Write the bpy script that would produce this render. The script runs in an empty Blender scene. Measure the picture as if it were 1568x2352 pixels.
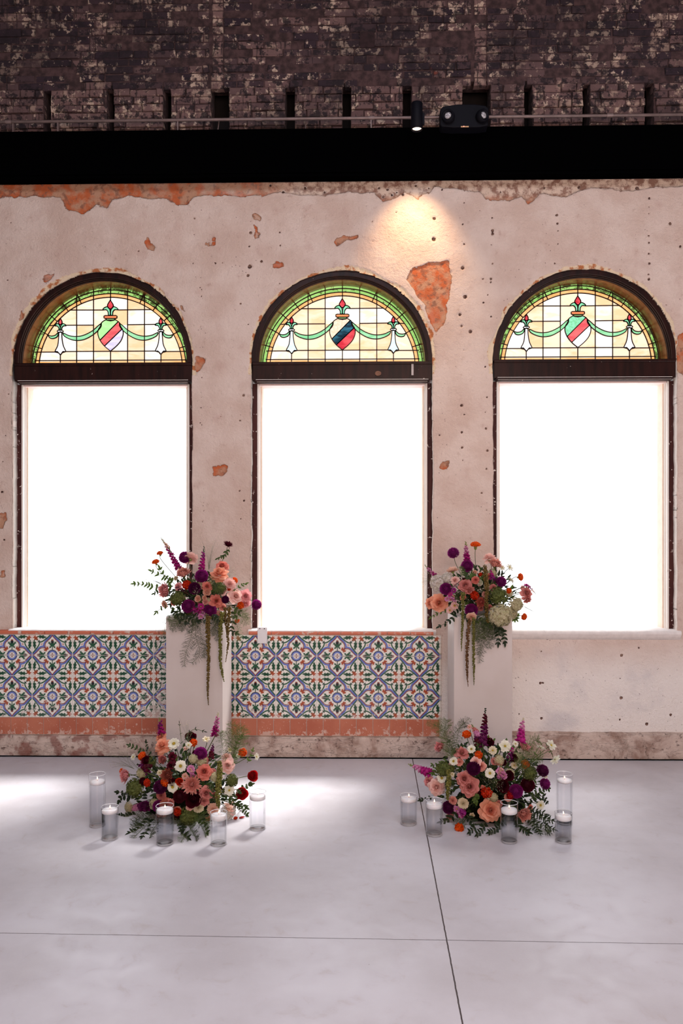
import bpy, math, random
import numpy as np
from mathutils import Vector, Matrix
random.seed(7); RNG = np.random.default_rng(11)
PI = math.pi
scene = bpy.context.scene
COL = scene.collection

# ---------------------------------------------------------------- camera
CH, CD, F, TA = 1.70, 6.01, 1850.0, 0.022      # eye height, distance to the wall, focal length in px, yaw
HY = 1215.0
ang = math.atan(TA)
cam = bpy.data.cameras.new('camera'); cam_o = bpy.data.objects.new('camera', cam); COL.objects.link(cam_o)
cam.sensor_fit = 'VERTICAL'; cam.sensor_height = 36.0; cam.lens = 36.0 * F / 2352
cam.shift_y = (HY - 1176) / 2352
cam.clip_start = 0.05
cam_o.location = (0, -CD, CH); cam_o.rotation_euler = (PI / 2, 0, ang)
scene.camera = cam_o

# ---------------------------------------------------------------- light
scene.view_settings.view_transform = 'Standard'; scene.view_settings.look = 'None'
scene.view_settings.gamma = 1.0; scene.view_settings.use_curve_mapping = False
scene.view_settings.exposure = 0.0
world = bpy.data.worlds.new('world'); scene.world = world; world.use_nodes = True
world.node_tree.nodes['Background'].inputs[0].default_value = (0.90, 0.80, 0.79, 1)
world.node_tree.nodes['Background'].inputs[1].default_value = 0.24
def light(name, typ, loc, target, energy, color, **kw):
    l = bpy.data.lights.new(name, typ); l.energy = energy; l.color = color
    for k, v in kw.items(): setattr(l, k, v)
    o = bpy.data.objects.new(name, l); COL.objects.link(o); o.location = loc
    o.rotation_euler = (Vector(target) - Vector(loc)).to_track_quat('-Z', 'Y').to_euler()
    return o
light('sun', 'SUN', (2.7, 5.1, 8.0), (0, 0, 0), 24.0, (1.0, 0.98, 0.96), angle=math.radians(16))
light('hall_fill_light', 'AREA', (0.8, -7.1, 2.4), (0.5, 0, 1.8), 152, (1.0, 0.72, 0.585), shape='RECTANGLE', size=3.0, size_y=2.2)  # added warm fill from behind the camera, no window built there
light('overhead_fill_light', 'AREA', (0.2, -5.3, 6.5), (0.2, -5.0, 0), 245, (0.80, 0.85, 1.0), shape='RECTANGLE', size=5.0, size_y=2.4)  # added cool fill overhead to brighten the floor, no roof opening
PANE_E = 2.8; PANE_T = (0.30, 0.30, 0.05)

# ---------------------------------------------------------------- helpers
ca, sa = math.cos(ang), math.sin(ang)
def P(px, py, Y=0.0):
    """point of the plane y=Y seen at a pixel"""
    u = (px - 784) / F; v = (HY - py) / F
    t = (Y + CD) / (u * sa + ca)
    return Vector((t * (u * ca - sa), Y, CH + t * v))
def PF(px, py):
    u = (px - 784) / F; v = (HY - py) / F
    t = -CH / v
    return Vector((t * (u * ca - sa), -CD + t * (u * sa + ca), 0))
def ppm(Y): return F / (Y + CD)

def tag(o, label=None, cat=None, group=None, kind=None):
    if label: o['label'] = label
    if cat: o['category'] = cat
    if group: o['group'] = group
    if kind: o['kind'] = kind
    return o
def empty(name, loc=(0, 0, 0)):
    o = bpy.data.objects.new(name, None); COL.objects.link(o); o.location = loc; o.empty_display_size = .05
    o['_m'] = 0; del o['_m']
    return o

class MB:
    """collects vertices and faces, then links them as one mesh object"""
    def __init__(s): s.v = []; s.f = []; s.t = []; s.m = []
    def add(s, vs, fs, t=0.5, m=0):
        b = len(s.v); s.v.extend(tuple(p) for p in vs)
        s.f.extend(tuple(i + b for i in f) for f in fs); s.m.extend([m] * len(fs))
        if isinstance(t, (int, float)): s.t.extend([t] * len(vs))
        else: s.t.extend(t)
        return s
    def box(s, x0, x1, y0, y1, z0, z1, t=0.5, m=0):
        v = [(x, y, z) for x in (x0, x1) for y in (y0, y1) for z in (z0, z1)]
        f = [(0, 1, 3, 2), (4, 6, 7, 5), (0, 4, 5, 1), (2, 3, 7, 6), (0, 2, 6, 4), (1, 5, 7, 3)]
        return s.add(v, f, t, m)
    def tube(s, pts, r, n=6, t=0.5, m=0, caps=True):
        pts = [Vector(p) for p in pts]; vs = []; fs = []; k = len(pts)
        if isinstance(r, (int, float)): r = [r] * k
        up = None
        for i, p in enumerate(pts):
            d = (pts[min(i + 1, k - 1)] - pts[max(i - 1, 0)])
            d = d.normalized() if d.length > 1e-9 else Vector((0, 0, 1))
            a = d.cross(Vector((.31, .17, .93))) if up is None else up - d * up.dot(d)
            if a.length < 1e-5: a = d.cross(Vector((1, 0, 0)))
            a.normalize(); up = a; b = d.cross(a)
            for j in range(n):
                q = 2 * PI * j / n
                vs.append(p + (a * math.cos(q) + b * math.sin(q)) * r[i])
        for i in range(k - 1):
            for j in range(n):
                fs.append((i * n + j, i * n + (j + 1) % n, (i + 1) * n + (j + 1) % n, (i + 1) * n + j))
        if caps: fs.append(tuple(reversed(range(n)))); fs.append(tuple(range((k - 1) * n, k * n)))
        return s.add(vs, fs, t, m)
    def lathe(s, prof, n=40, c=(0, 0, 0), m=0, closed=False):
        vs = []; fs = []; k = len(prof)
        for (r, z) in prof:
            for j in range(n):
                q = 2 * PI * j / n
                vs.append((c[0] + r * math.cos(q), c[1] + r * math.sin(q), c[2] + z))
        for i in range(k - 1 if not closed else k):
            i2 = (i + 1) % k
            for j in range(n):
                fs.append((i * n + j, i * n + (j + 1) % n, i2 * n + (j + 1) % n, i2 * n + j))
        return s.add(vs, fs, .5, m)
    def prism(s, poly, y0, y1, t=0.5, m=0):
        """polygon in x,z between two depths"""
        k = len(poly)
        vs = [(x, y0, z) for x, z in poly] + [(x, y1, z) for x, z in poly]
        fs = [tuple(range(k)), tuple(reversed(range(k, 2 * k)))]
        fs += [(i, i + k, (i + 1) % k + k, (i + 1) % k) for i in range(k)]
        return s.add(vs, fs, t, m)
    def build(s, name, mat, parent=None, smooth=False, M=None, recalc=False):
        me = bpy.data.meshes.new(name); me.from_pydata(s.v, [], s.f)
        mats = mat if isinstance(mat, (list, tuple)) else [mat]
        for x in mats: me.materials.append(x)
        if len(mats) > 1: me.polygons.foreach_set('material_index', s.m)
        a = me.attributes.new('t', 'FLOAT', 'POINT'); a.data.foreach_set('value', s.t)
        if smooth: me.polygons.foreach_set('use_smooth', [True] * len(me.polygons))
        me.update()
        if recalc:
            import bmesh
            bm = bmesh.new(); bm.from_mesh(me); bmesh.ops.recalc_face_normals(bm, faces=bm.faces); bm.to_mesh(me); bm.free()
        return link(name, me, parent, M)
WM = {}
def link(name, me, parent=None, M=None):
    """link a mesh object; M is its matrix in world space"""
    o = bpy.data.objects.new(name, me); COL.objects.link(o)
    M = M or Matrix.Identity(4)
    if parent is not None:
        o.parent = parent
        pm = WM.get(parent.name) or Matrix.Translation(parent.location)
        o.matrix_parent_inverse = pm.inverted()
    o.matrix_basis = M
    WM[o.name] = M.copy()
    return o
def bevel(o, w, seg=2):
    b = o.modifiers.new('bevel', 'BEVEL'); b.width = w; b.segments = seg; b.limit_method = 'ANGLE'; return o

# ---------------------------------------------------------------- materials
def srgb(r, g, b):
    f = lambda c: (c / 255) / 12.92 if c / 255 <= .04045 else ((c / 255 + .055) / 1.055) ** 2.4
    return (f(r), f(g), f(b), 1)
class NT:
    def __init__(s, name):
        s.mat = bpy.data.materials.new(name); s.mat.use_nodes = True; s.t = s.mat.node_tree
        s.b = s.t.nodes['Principled BSDF']; s.out = s.t.nodes['Material Output']
    def n(s, typ, **kw):
        nd = s.t.nodes.new('ShaderNode' + typ)
        for k, v in kw.items():
            if k in ('operation', 'blend_type', 'data_type', 'attribute_name', 'interpolation_type', 'feature', 'distance', 'noise_dimensions', 'offset', 'vector_type', 'bands_direction', 'invert'): setattr(nd, k, v)
            else: s.set(nd, k, v)
        return nd
    def set(s, nd, k, v):
        key = int(k[1:]) if k[0] == 'i' and k[1:].isdigit() else k.replace('_', ' ')
        sock = nd.inputs[key]
        if isinstance(v, bpy.types.NodeSocket): s.t.links.new(v, sock)
        elif isinstance(v, bpy.types.Node): s.t.links.new(v.outputs[0], sock)
        else:
            if hasattr(sock.default_value, '__len__') and len(sock.default_value) == 4 and hasattr(v, '__len__') and len(v) == 3: v = tuple(v) + (1,)
            sock.default_value = v
    def pos(s):
        if not hasattr(s, '_p'): s._p = s.n('NewGeometry').outputs['Position']
        return s._p
    def noise(s, scale, detail=3, rough=.55, vec=None, dist=0):
        nd = s.n('TexNoise', Scale=scale, Detail=detail, Roughness=rough, Distortion=dist)
        s.t.links.new(vec if vec is not None else s.pos(), nd.inputs['Vector']); return nd.outputs['Fac']
    def pos_z(s):
        return s.xyz()[2]
    def attr(s, name, out='Fac'):
        nd = s.n('Attribute', attribute_name=name); return nd.outputs[out]
    def math(s, op, a, b=0.0, c=None):
        nd = s.n('Math', operation=op, i0=a, i1=b)
        if c is not None: s.set(nd, 'i2', c)
        return nd.outputs[0]
    def ramp(s, fac, a, b, lo=0.0, hi=1.0):
        """smooth step of fac between a and b, mapped to lo..hi"""
        nd = s.t.nodes.new('ShaderNodeMapRange'); nd.interpolation_type = 'SMOOTHSTEP'
        s.t.links.new(fac, nd.inputs[0])
        for i, v in zip((1, 2, 3, 4), (a, b, lo, hi)): nd.inputs[i].default_value = v
        return nd.outputs[0]
    def mix(s, fac, a, b, bt='MIX'):
        nd = s.t.nodes.new('ShaderNodeMix'); nd.data_type = 'RGBA'; nd.blend_type = bt; nd.clamp_factor = True
        for i, v in ((0, fac), (6, a), (7, b)):
            if isinstance(v, bpy.types.NodeSocket): s.t.links.new(v, nd.inputs[i])
            else: nd.inputs[i].default_value = v if i == 0 else (tuple(v) + (1,))[:4]
        return nd.outputs[2]
    def color(s, v):
        s.set(s.b, 'Base Color', v); return s
    def bump(s, h, strength=.3, dist=.01):
        nd = s.n('Bump', Strength=strength, Distance=dist); s.t.links.new(h, nd.inputs['Height'])
        s.t.links.new(nd.outputs[0], s.b.inputs['Normal']); return s
    def xyz(s):
        nd = s.n('SeparateXYZ'); s.t.links.new(s.pos(), nd.inputs[0]); return nd.outputs
def simple(name, col, rough=.6, metal=0.0, var=.12, scale=20, bump=0, coat=0):
    m = NT(name)
    if var:
        f = m.noise(scale, 4)
        d = tuple(c * (1 - var) for c in col[:3]); l = tuple(min(1, c * (1 + var)) for c in col[:3])
        m.color(m.mix(m.ramp(f, .3, .7), d, l))
        if bump: m.bump(f, bump, .004)
    else: m.color(col)
    m.b.inputs['Roughness'].default_value = rough; m.b.inputs['Metallic'].default_value = metal
    m.b.inputs['Coat Weight'].default_value = coat
    return m.mat
# ================================================================ the setting
# ---- plaster wall with the three arched openings, its chips and holes
ZS, HW, ZB = 2.952, 0.677, 0.945            # springing height, half width, sill height
WX = [P(237.5, 1000, .03).x, P(785, 1000, .03).x, P(1341, 1000, .03).x]

def vnoise(x, z, s, seed):
    """smooth value noise on a grid"""
    r = np.random.default_rng(seed); g = r.random((257, 257))
    xs = (x * s) % 256; zs = (z * s) % 256
    xi = np.floor(xs).astype(int); zi = np.floor(zs).astype(int); fx = xs - xi; fz = zs - zi
    fx = fx * fx * (3 - 2 * fx); fz = fz * fz * (3 - 2 * fz)
    return (g[xi, zi] * (1 - fx) + g[xi + 1, zi] * fx) * (1 - fz) + (g[xi, zi + 1] * (1 - fx) + g[xi + 1, zi + 1] * fx) * fz
def fbm(x, z, s, seed): return vnoise(x, z, s, seed) * .55 + vnoise(x, z, s * 2.1, seed + 1) * .28 + vnoise(x, z, s * 4.3, seed + 2) * .17

def opening(x, z):
    d = np.full(x.shape, 9.0)
    for cx in WX:
        dx = np.abs(x - cx)
        rect = np.maximum(dx - HW, np.maximum(ZB - z, z - ZS))
        disc = np.hypot(x - cx, z - ZS) - HW
        dd = np.where(z > ZS, disc, rect)
        dd = np.where(z > ZS, np.minimum(dd, 9), dd)
        d = np.minimum(d, dd)
    return d + (fbm(x, z, 9, 3) - .5) * .016 - .002

POLYS = [  # patches where the plaster has fallen off, traced in the photograph's frame
    [(948,614),(985,603),(1030,598),(1036,640),(1032,682),(1018,740),(1000,770),(990,742),(975,702),(957,672),(934,642)],
    [(-40,400),(600,405),(600,446),(560,452),(520,446),(480,447),(445,455),(432,472),(404,474),(384,456),(300,452),(258,460),(246,476),(222,470),(190,491),(160,482),(142,468),(138,456),(60,450),(-40,456)],
    [(600,405),(1700,395),(1700,418),(1560,426),(1500,432),(1450,440),(1400,434),(1340,436),(1300,452),(1240,448),(1212,470),(1198,446),(1170,462),(1110,458),(1098,440),(1060,436),(1000,428),(960,458),(930,440),(878,466),(860,444),(800,440),(740,446),(690,448),(640,442),(600,450)],
    [(335,542),(345,541),(344,560),(354,566),(352,573),(338,573),(330,560)],
    [(468,553),(482,560),(494,556),(494,562),(480,568),(468,564)], [(487,543),(494,545),(492,552),(487,551)],
    [(580,491),(592,490),(600,500),(597,508),(584,502)], [(583,518),(592,518),(594,546),(585,549)],
    [(622,606),(634,598),(650,600),(652,612),(636,616),(624,618)],
    [(768,556),(790,541),(820,544),(812,549),(792,552),(778,562)],
    [(490,1072),(500,1068),(516,1067),(521,1072),(518,1086),(510,1092),(503,1090),(497,1094),(490,1092)],
    [(1011,1074),(1018,1063),(1028,1060),(1027,1070),(1019,1077)],
    [(448,815),(474,822),(472,835),(452,858),(446,850)], [(-8,1178),(12,1180),(14,1195),(8,1215),(-8,1217)],
    [(0,1308),(12,1308),(15,1325),(8,1330),(-2,1326)], [(100,630),(124,628),(116,640),(104,646)], [(46,712),(56,706),(52,730),(44,736)],
    [(408,694),(420,702),(424,716),(414,712)], [(1556,770),(1572,760),(1574,870),(1552,850)],
    [(1335,1448),(1350,1452),(1348,1464),(1336,1462)],
]
HOLES = """24,511,3 445,467,3 446,501,4 445,538,3 443,604,3 17,643,3 318,576,4 575,534,6 572,565,4 573,612,8 569,632,6 556,627,2 463,620,2 461,637,2 459,660,3
462,665,3 462,680,3 464,685,2 460,700,2 462,720,2 464,735,2 460,750,2 552,697,4 570,745,3 642,533,4 643,563,4 642,651,3 240,577,3 289,584,2 305,590,2 289,600,2
494,604,4 510,603,3 485,588,2 600,600,5 463,867,3 11,700,2 855,508,3 856,553,3 910,487,3 997,501,7 996,549,8 1066,465,3 1062,515,4 1066,560,4 1062,615,7 1068,681,8 1056,722,6
1060,748,5 1080,761,7 1130,500,4 1131,529,6 1131,537,6 1128,562,3 1131,605,4 1127,640,5 1127,648,4 1109,640,4 1120,677,3 1110,695,4 1278,494,5 1280,513,5 1281,530,3 1281,560,3
1274,605,4 1491,455,5 1490,475,3 1490,490,3 1490,515,2 1490,541,4 1490,557,4 1490,582,4 1491,605,5 1489,630,4 1490,641,5 1539,513,6 1562,566,5 1128,727,4 1114,842,4 1110,795,2
1066,803,3 461,902,2 463,912,2 463,923,2 461,936,3 463,955,2 459,971,3 463,976,3 461,1013,2 463,1085,2 468,1123,2 468,1143,2 467,1155,2 468,1173,3 465,1198,3 559,908,5
551,966,4 507,957,3 550,1127,4 553,1192,3 560,1150,4 1016,949,2 1009,999,4 1060,931,6 1066,952,4 1060,993,5 1061,1028,5 1062,1057,3 1118,912,4 1114,946,3 1116,984,5 1119,1035,5
1117,1077,4 1106,1132,4 1117,1172,2 1257,1467,8 1340,1466,8 1243,1496,5 1193,1510,4 1427,1505,9 1241,1569,8 1247,1569,6 1243,1650,8 1426,1603,9 1423,1653,6 1424,1558,4 1467,1488,6
1192,1640,5 1190,1556,5 1184,1558,4 1208,1562,3 1300,1480,3 1180,1579,4 1345,1520,3 1485,1663,9 1540,1642,8 1022,1445,4 1030,1500,4 1024,1600,4 1015,1460,3 4,1130,5 9,1240,4
890,434,5 900,446,5 911,440,4 925,447,5 880,450,6 1056,500,2 955,424,5 985,430,4 1015,435,4 560,1480,2 12,1000,3 6,1060,3 870,430,5 1150,440,4 1250,430,5 1330,428,6 1464,430,7 620,424,5 650,440,6 700,430,6 745,440,5
20,905,3 8,930,2 14,560,2 30,600,2 60,520,2 120,560,2 680,470,2 720,500,2 760,610,2 1200,560,2 1160,620,2 1380,540,2 1430,470,2 1450,600,2 1530,700,3 1400,600,2 410,600,2 380,560,2 210,500,2 505,700,2 530,780,2 512,820,2"""
def in_poly(x, z, poly):
    """signed distance, positive inside"""
    d = np.full(x.shape, 9.0); ins = np.zeros(x.shape, bool); k = len(poly)
    for i in range(k):
        ax, az = poly[i]; bx, bz = poly[(i + 1) % k]
        ex, ez = bx - ax, bz - az; wx, wz = x - ax, z - az
        h = np.clip((wx * ex + wz * ez) / (ex * ex + ez * ez + 1e-12), 0, 1)
        d = np.minimum(d, np.hypot(wx - ex * h, wz - ez * h))
        c = ((az > z) != (bz > z)) & (x < (bx - ax) * (z - az) / ((bz - az) + 1e-12) + ax)
        ins ^= c
    return np.where(ins, d, -d)

ST = 0.008
xs = np.arange(-3.95, 3.70, ST); zs_ = np.arange(0, 4.42, ST)
NX, NZ = len(xs), len(zs_)
X, Z = np.meshgrid(xs, zs_, indexing='ij')
d0 = opening(X, Z)
gx = (opening(X + .002, Z) - opening(X - .002, Z)); gz = (opening(X, Z + .002) - opening(X, Z - .002))
gl = np.hypot(gx, gz) + 1e-9
near = np.abs(d0) < ST * .62
X = np.where(near, X - gx / gl * d0, X); Z = np.where(near, Z - gz / gl * d0, Z)
chip = np.full(X.shape, -9.0)
for poly in POLYS:
    w = [P(a, b) for a, b in poly]; w = [(p.x, p.z) for p in w]
    x0, x1 = min(p[0] for p in w) - .08, max(p[0] for p in w) + .08; z0, z1 = min(p[1] for p in w) - .08, max(p[1] for p in w) + .08
    i0, i1 = np.searchsorted(xs, [x0, x1]); j0, j1 = np.searchsorted(zs_, [z0, z1])
    if i1 > i0 and j1 > j0:
        chip[i0:i1, j0:j1] = np.maximum(chip[i0:i1, j0:j1], in_poly(X[i0:i1, j0:j1], Z[i0:i1, j0:j1], w))
chip = np.maximum(chip + (fbm(X, Z, 11, 55) - .5) * .045 * (chip > -.079), -.08)
# flaked rim round each arch
rim = np.full(X.shape, -.08)
for k, cx in enumerate(WX):
    r = np.hypot(X - cx, Z - ZS) - HW
    wd = .012 + .055 * fbm(X, Z, 5, 20 + k) ** 2.0
    rim = np.maximum(rim, np.where(Z > ZS - .1, wd - r, -.08))
hole = np.full(X.shape, -.02)
for h in HOLES.split():
    a, b, r = map(float, h.split(',')); p = P(a, b); r = r / 308 * (.60 if b < 1400 else .42)
    i0, i1 = np.searchsorted(xs, [p.x - .06, p.x + .06]); j0, j1 = np.searchsorted(zs_, [p.z - .06, p.z + .06])
    if i1 > i0 and j1 > j0:
        d = np.hypot(X[i0:i1, j0:j1] - p.x, Z[i0:i1, j0:j1] - p.z)
        hole[i0:i1, j0:j1] = np.maximum(hole[i0:i1, j0:j1], r - d)
cd = np.clip((chip + (fbm(X, Z, 18, 9) - .5) * .02) / .006, 0, 1); hd = np.clip(hole / .004 + .3, 0, 1); rd = np.clip((rim + (fbm(X, Z, 18, 9) - .5) * .02) / .006, 0, 1)
Yw = (fbm(X, Z, 2.2, 31) - .5) * .012 + (fbm(X, Z, 22, 41) - .5) * .003 + np.maximum(cd * .012, rd * .008) + hd * .012
Yw = np.where((Z < .93), np.abs(Yw) * .4 + np.where(X < P(1012, 1500).x, .004, 0), Yw)
verts = np.stack([X, Yw, Z], -1).reshape(-1, 3)
idx = np.arange(NX * NZ).reshape(NX, NZ)
quads = np.stack([idx[:-1, :-1], idx[1:, :-1], idx[1:, 1:], idx[:-1, 1:]], -1).reshape(-1, 4)
cxm = X.reshape(-1)[quads].mean(1); czm = Z.reshape(-1)[quads].mean(1)
quads = quads[opening(cxm, czm) > 0]
e = np.sort(np.concatenate([quads[:, [0, 1]], quads[:, [1, 2]], quads[:, [2, 3]], quads[:, [3, 0]]]), 1)
key = e[:, 0].astype(np.int64) * (NX * NZ) + e[:, 1]
uk, cnt = np.unique(key, return_counts=True); bk = uk[cnt == 1]
be = np.stack([bk // (NX * NZ), bk % (NX * NZ)], 1)
m = (np.abs(opening(verts[be[:, 0], 0], verts[be[:, 0], 2])) < .02)
be = be[m]
used = np.unique(be); remap = {int(u): i + len(verts) for i, u in enumerate(used)}
back = verts[used].copy(); back[:, 1] = .095
rq = np.array([[a, b, remap[int(b)], remap[int(a)]] for a, b in be.tolist()])
allv = np.concatenate([verts, back]); allq = np.concatenate([quads, rq])
def ext(a, v): return np.concatenate([a.reshape(-1), np.full(len(back), v)])
def np_mesh(name, v, q, mat, attrs={}, smooth=True):
    keep = np.unique(q); rm = np.full(len(v), -1); rm[keep] = np.arange(len(keep)); v2 = v[keep]; q2 = rm[q]
    me = bpy.data.meshes.new(name)
    me.vertices.add(len(v2)); me.vertices.foreach_set('co', v2.astype(np.float32).ravel())
    me.loops.add(q2.size); me.loops.foreach_set('vertex_index', q2.astype(np.int32).ravel())
    me.polygons.add(len(q2)); me.polygons.foreach_set('loop_start', np.arange(0, q2.size, 4, dtype=np.int32))
    me.update(calc_edges=True)
    if smooth: me.polygons.foreach_set('use_smooth', np.ones(len(q2), bool))
    for k, a in attrs.items():
        if a.ndim == 1:
            at = me.attributes.new(k, 'FLOAT', 'POINT'); at.data.foreach_set('value', a[keep].astype(np.float32))
        else:
            at = me.attributes.new(k, 'FLOAT_COLOR', 'POINT'); at.data.foreach_set('color', a[keep].astype(np.float32).ravel())
    me.materials.append(mat); me.validate()
    return me

m = NT('old_plaster')
n1 = m.noise(3.0, 5); n2 = m.noise(45, 4); n3 = m.noise(160, 2); n4 = m.noise(14, 6, .65); n5 = m.noise(7, 3)
base = m.mix(m.ramp(n1, .35, .65), srgb(212, 186, 172), srgb(226, 205, 193))
base = m.mix(m.ramp(n5, .55, .75, 0, .5), base, srgb(203, 172, 160))
base = m.mix(m.ramp(n4, .60, .70, 0, .35), base, srgb(176, 140, 124))
xyz = m.xyz()
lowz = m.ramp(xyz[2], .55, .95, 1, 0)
base = m.mix(m.math('MULTIPLY', lowz, .95), base, srgb(244, 236, 230))  # paler low plaster, with floor bounce light painted into its colour
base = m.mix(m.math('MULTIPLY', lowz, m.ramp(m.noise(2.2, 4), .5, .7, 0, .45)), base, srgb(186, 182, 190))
vor = m.n('TexVoronoi', Scale=24.0); m.t.links.new(m.pos(), vor.inputs['Vector'])
speck = m.math('MULTIPLY', m.ramp(vor.outputs['Distance'], .06, .11, 1, 0), m.math('MAXIMUM', m.ramp(m.noise(4, 2), .52, .62), m.ramp(m.pos_z(), .60, .93, .6, 0)))
base = m.mix(m.math('MULTIPLY', speck, .75), base, srgb(96, 66, 60))
# fine streaks and scratches
sc = m.n('Mapping', Scale=(60, 1, 14), Rotation=(0, .35, 0)); m.t.links.new(m.pos(), sc.inputs['Vector'])
scr = m.ramp(m.noise(1.0, 5, .7, sc.outputs[0], 1.2), .64, .70)
base = m.mix(m.math('MULTIPLY', scr, .3), base, srgb(150, 112, 98))
under = m.mix(m.ramp(m.noise(9, 5), .40, .58), srgb(196, 104, 64), srgb(192, 146, 118))
under = m.mix(m.ramp(m.noise(26, 4), .52, .66, 0, .8), under, srgb(140, 96, 78))
topband = m.ramp(xyz[2], 4.12, 4.20)
right_side = m.ramp(xyz[0], -.9, -.4)
grey = m.mix(m.ramp(m.noise(20, 5, .65), .42, .62), srgb(222, 196, 176), srgb(150, 112, 96))
under = m.mix(m.math('MULTIPLY', topband, right_side), under, grey)
edge_n = m.math('MULTIPLY', m.math('SUBTRACT', m.noise(40, 4), .5), .03)
ch = m.math('ADD', m.attr('chip'), edge_n)
chm = m.ramp(ch, -.001, .002)
rimm = m.ramp(m.math('ADD', m.attr('rim'), edge_n), -.001, .003)
rimc = m.mix(m.ramp(m.noise(16, 4), .50, .62), srgb(230, 208, 178), srgb(186, 116, 74))
c = m.mix(rimm, base, rimc)
c = m.mix(chm, c, under)
eg = m.math('MULTIPLY', m.ramp(ch, -.004, 0), m.ramp(ch, 0, .004, 1, 0))
c = m.mix(m.math('MULTIPLY', eg, .35), c, srgb(130, 90, 72))
c = m.mix(m.ramp(xyz[1], .012, .022), c, srgb(238, 230, 222))  # whiter reveals: glow from the panes painted into the plaster colour
hm = m.ramp(m.math('ADD', m.attr('hole'), m.math('MULTIPLY', m.math('SUBTRACT', m.noise(90, 3), .5), .010)), -.0005, .001)
c = m.mix(hm, c, m.mix(m.ramp(m.noise(60, 2), .4, .6), srgb(78, 54, 48), srgb(142, 112, 98)))
m.color(c); m.b.inputs['Roughness'].default_value = .9; m.b.inputs['Specular IOR Level'].default_value = .2
hgt = m.math('ADD', m.math('MULTIPLY', n2, .5), m.math('MULTIPLY', n3, .25))
hgt = m.math('SUBTRACT', m.math('ADD', hgt, m.math('MULTIPLY', n4, .7)), m.math('MULTIPLY', chm, .4))
m.bump(hgt, .8, .02)
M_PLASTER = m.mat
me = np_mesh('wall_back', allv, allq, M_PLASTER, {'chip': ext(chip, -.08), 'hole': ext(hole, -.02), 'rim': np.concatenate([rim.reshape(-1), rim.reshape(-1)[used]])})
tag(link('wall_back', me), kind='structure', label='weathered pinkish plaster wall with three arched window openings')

# ---- concrete floor with two saw-cut joints
m = NT('polished_concrete')
A1, A2 = PF(952, 1770), PF(1062, 2352); B1, B2 = PF(0, 2143), PF(1568, 2168)
xyz = m.xyz()
wob = m.math('MULTIPLY', m.math('SUBTRACT', m.noise(30, 3), .5), .004)
def line_dist(p, q):
    dx, dy = q.x - p.x, q.y - p.y; L = math.hypot(dx, dy); nx, ny = -dy / L, dx / L
    return m.math('ABSOLUTE', m.math('ADD', m.math('ADD', m.math('MULTIPLY', xyz[0], nx), m.math('MULTIPLY', xyz[1], ny)), m.math('ADD', wob, -(nx * p.x + ny * p.y))))
da, db = line_dist(A1, A2), line_dist(B1, B2)
j = m.math('MAXIMUM', m.ramp(da, .0022, .0036, 1, 0), m.ramp(db, .0016, .0030, .75, 0))
n1 = m.noise(1.1, 6, .6); n2 = m.noise(9, 6, .65, dist=.6); n3 = m.noise(120, 3)
c = m.mix(m.ramp(n1, .35, .65), srgb(194, 189, 193), srgb(210, 207, 213))
c = m.mix(m.ramp(n2, .55, .75, 0, .35), c, srgb(180, 166, 158))
c = m.mix(m.ramp(n3, .45, .75, 0, .15), c, srgb(210, 206, 204))
vs = m.n('TexVoronoi', Scale=5.0); m.t.links.new(m.pos(), vs.inputs['Vector'])
c = m.mix(m.ramp(vs.outputs['Distance'], .012, .022, .5, 0), c, srgb(90, 80, 78))
c = m.mix(j, c, srgb(44, 24, 24))
m.color(c)
m.set(m.b, 'Roughness', m.ramp(n2, .3, .7, .34, .52)); m.b.inputs['Specular IOR Level'].default_value = .55
m.bump(m.math('SUBTRACT', m.math('MULTIPLY', n2, .15), j), .35, .004)
b = MB(); b.add([(-6, -11, 0), (6, -11, 0), (6, .0, 0), (-6, .0, 0)], [(0, 1, 2, 3)])
tag(b.build('floor', m.mat), kind='structure', label='smooth grey concrete floor with saw-cut joints')
M_DARKCEIL = simple('dark_ceiling', (.03, .025, .025), .9)
b = MB(); b.box(-6, 6, -11, .9, 6.7, 6.8); tag(b.build('ceiling', M_DARKCEIL), kind='structure')

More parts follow.
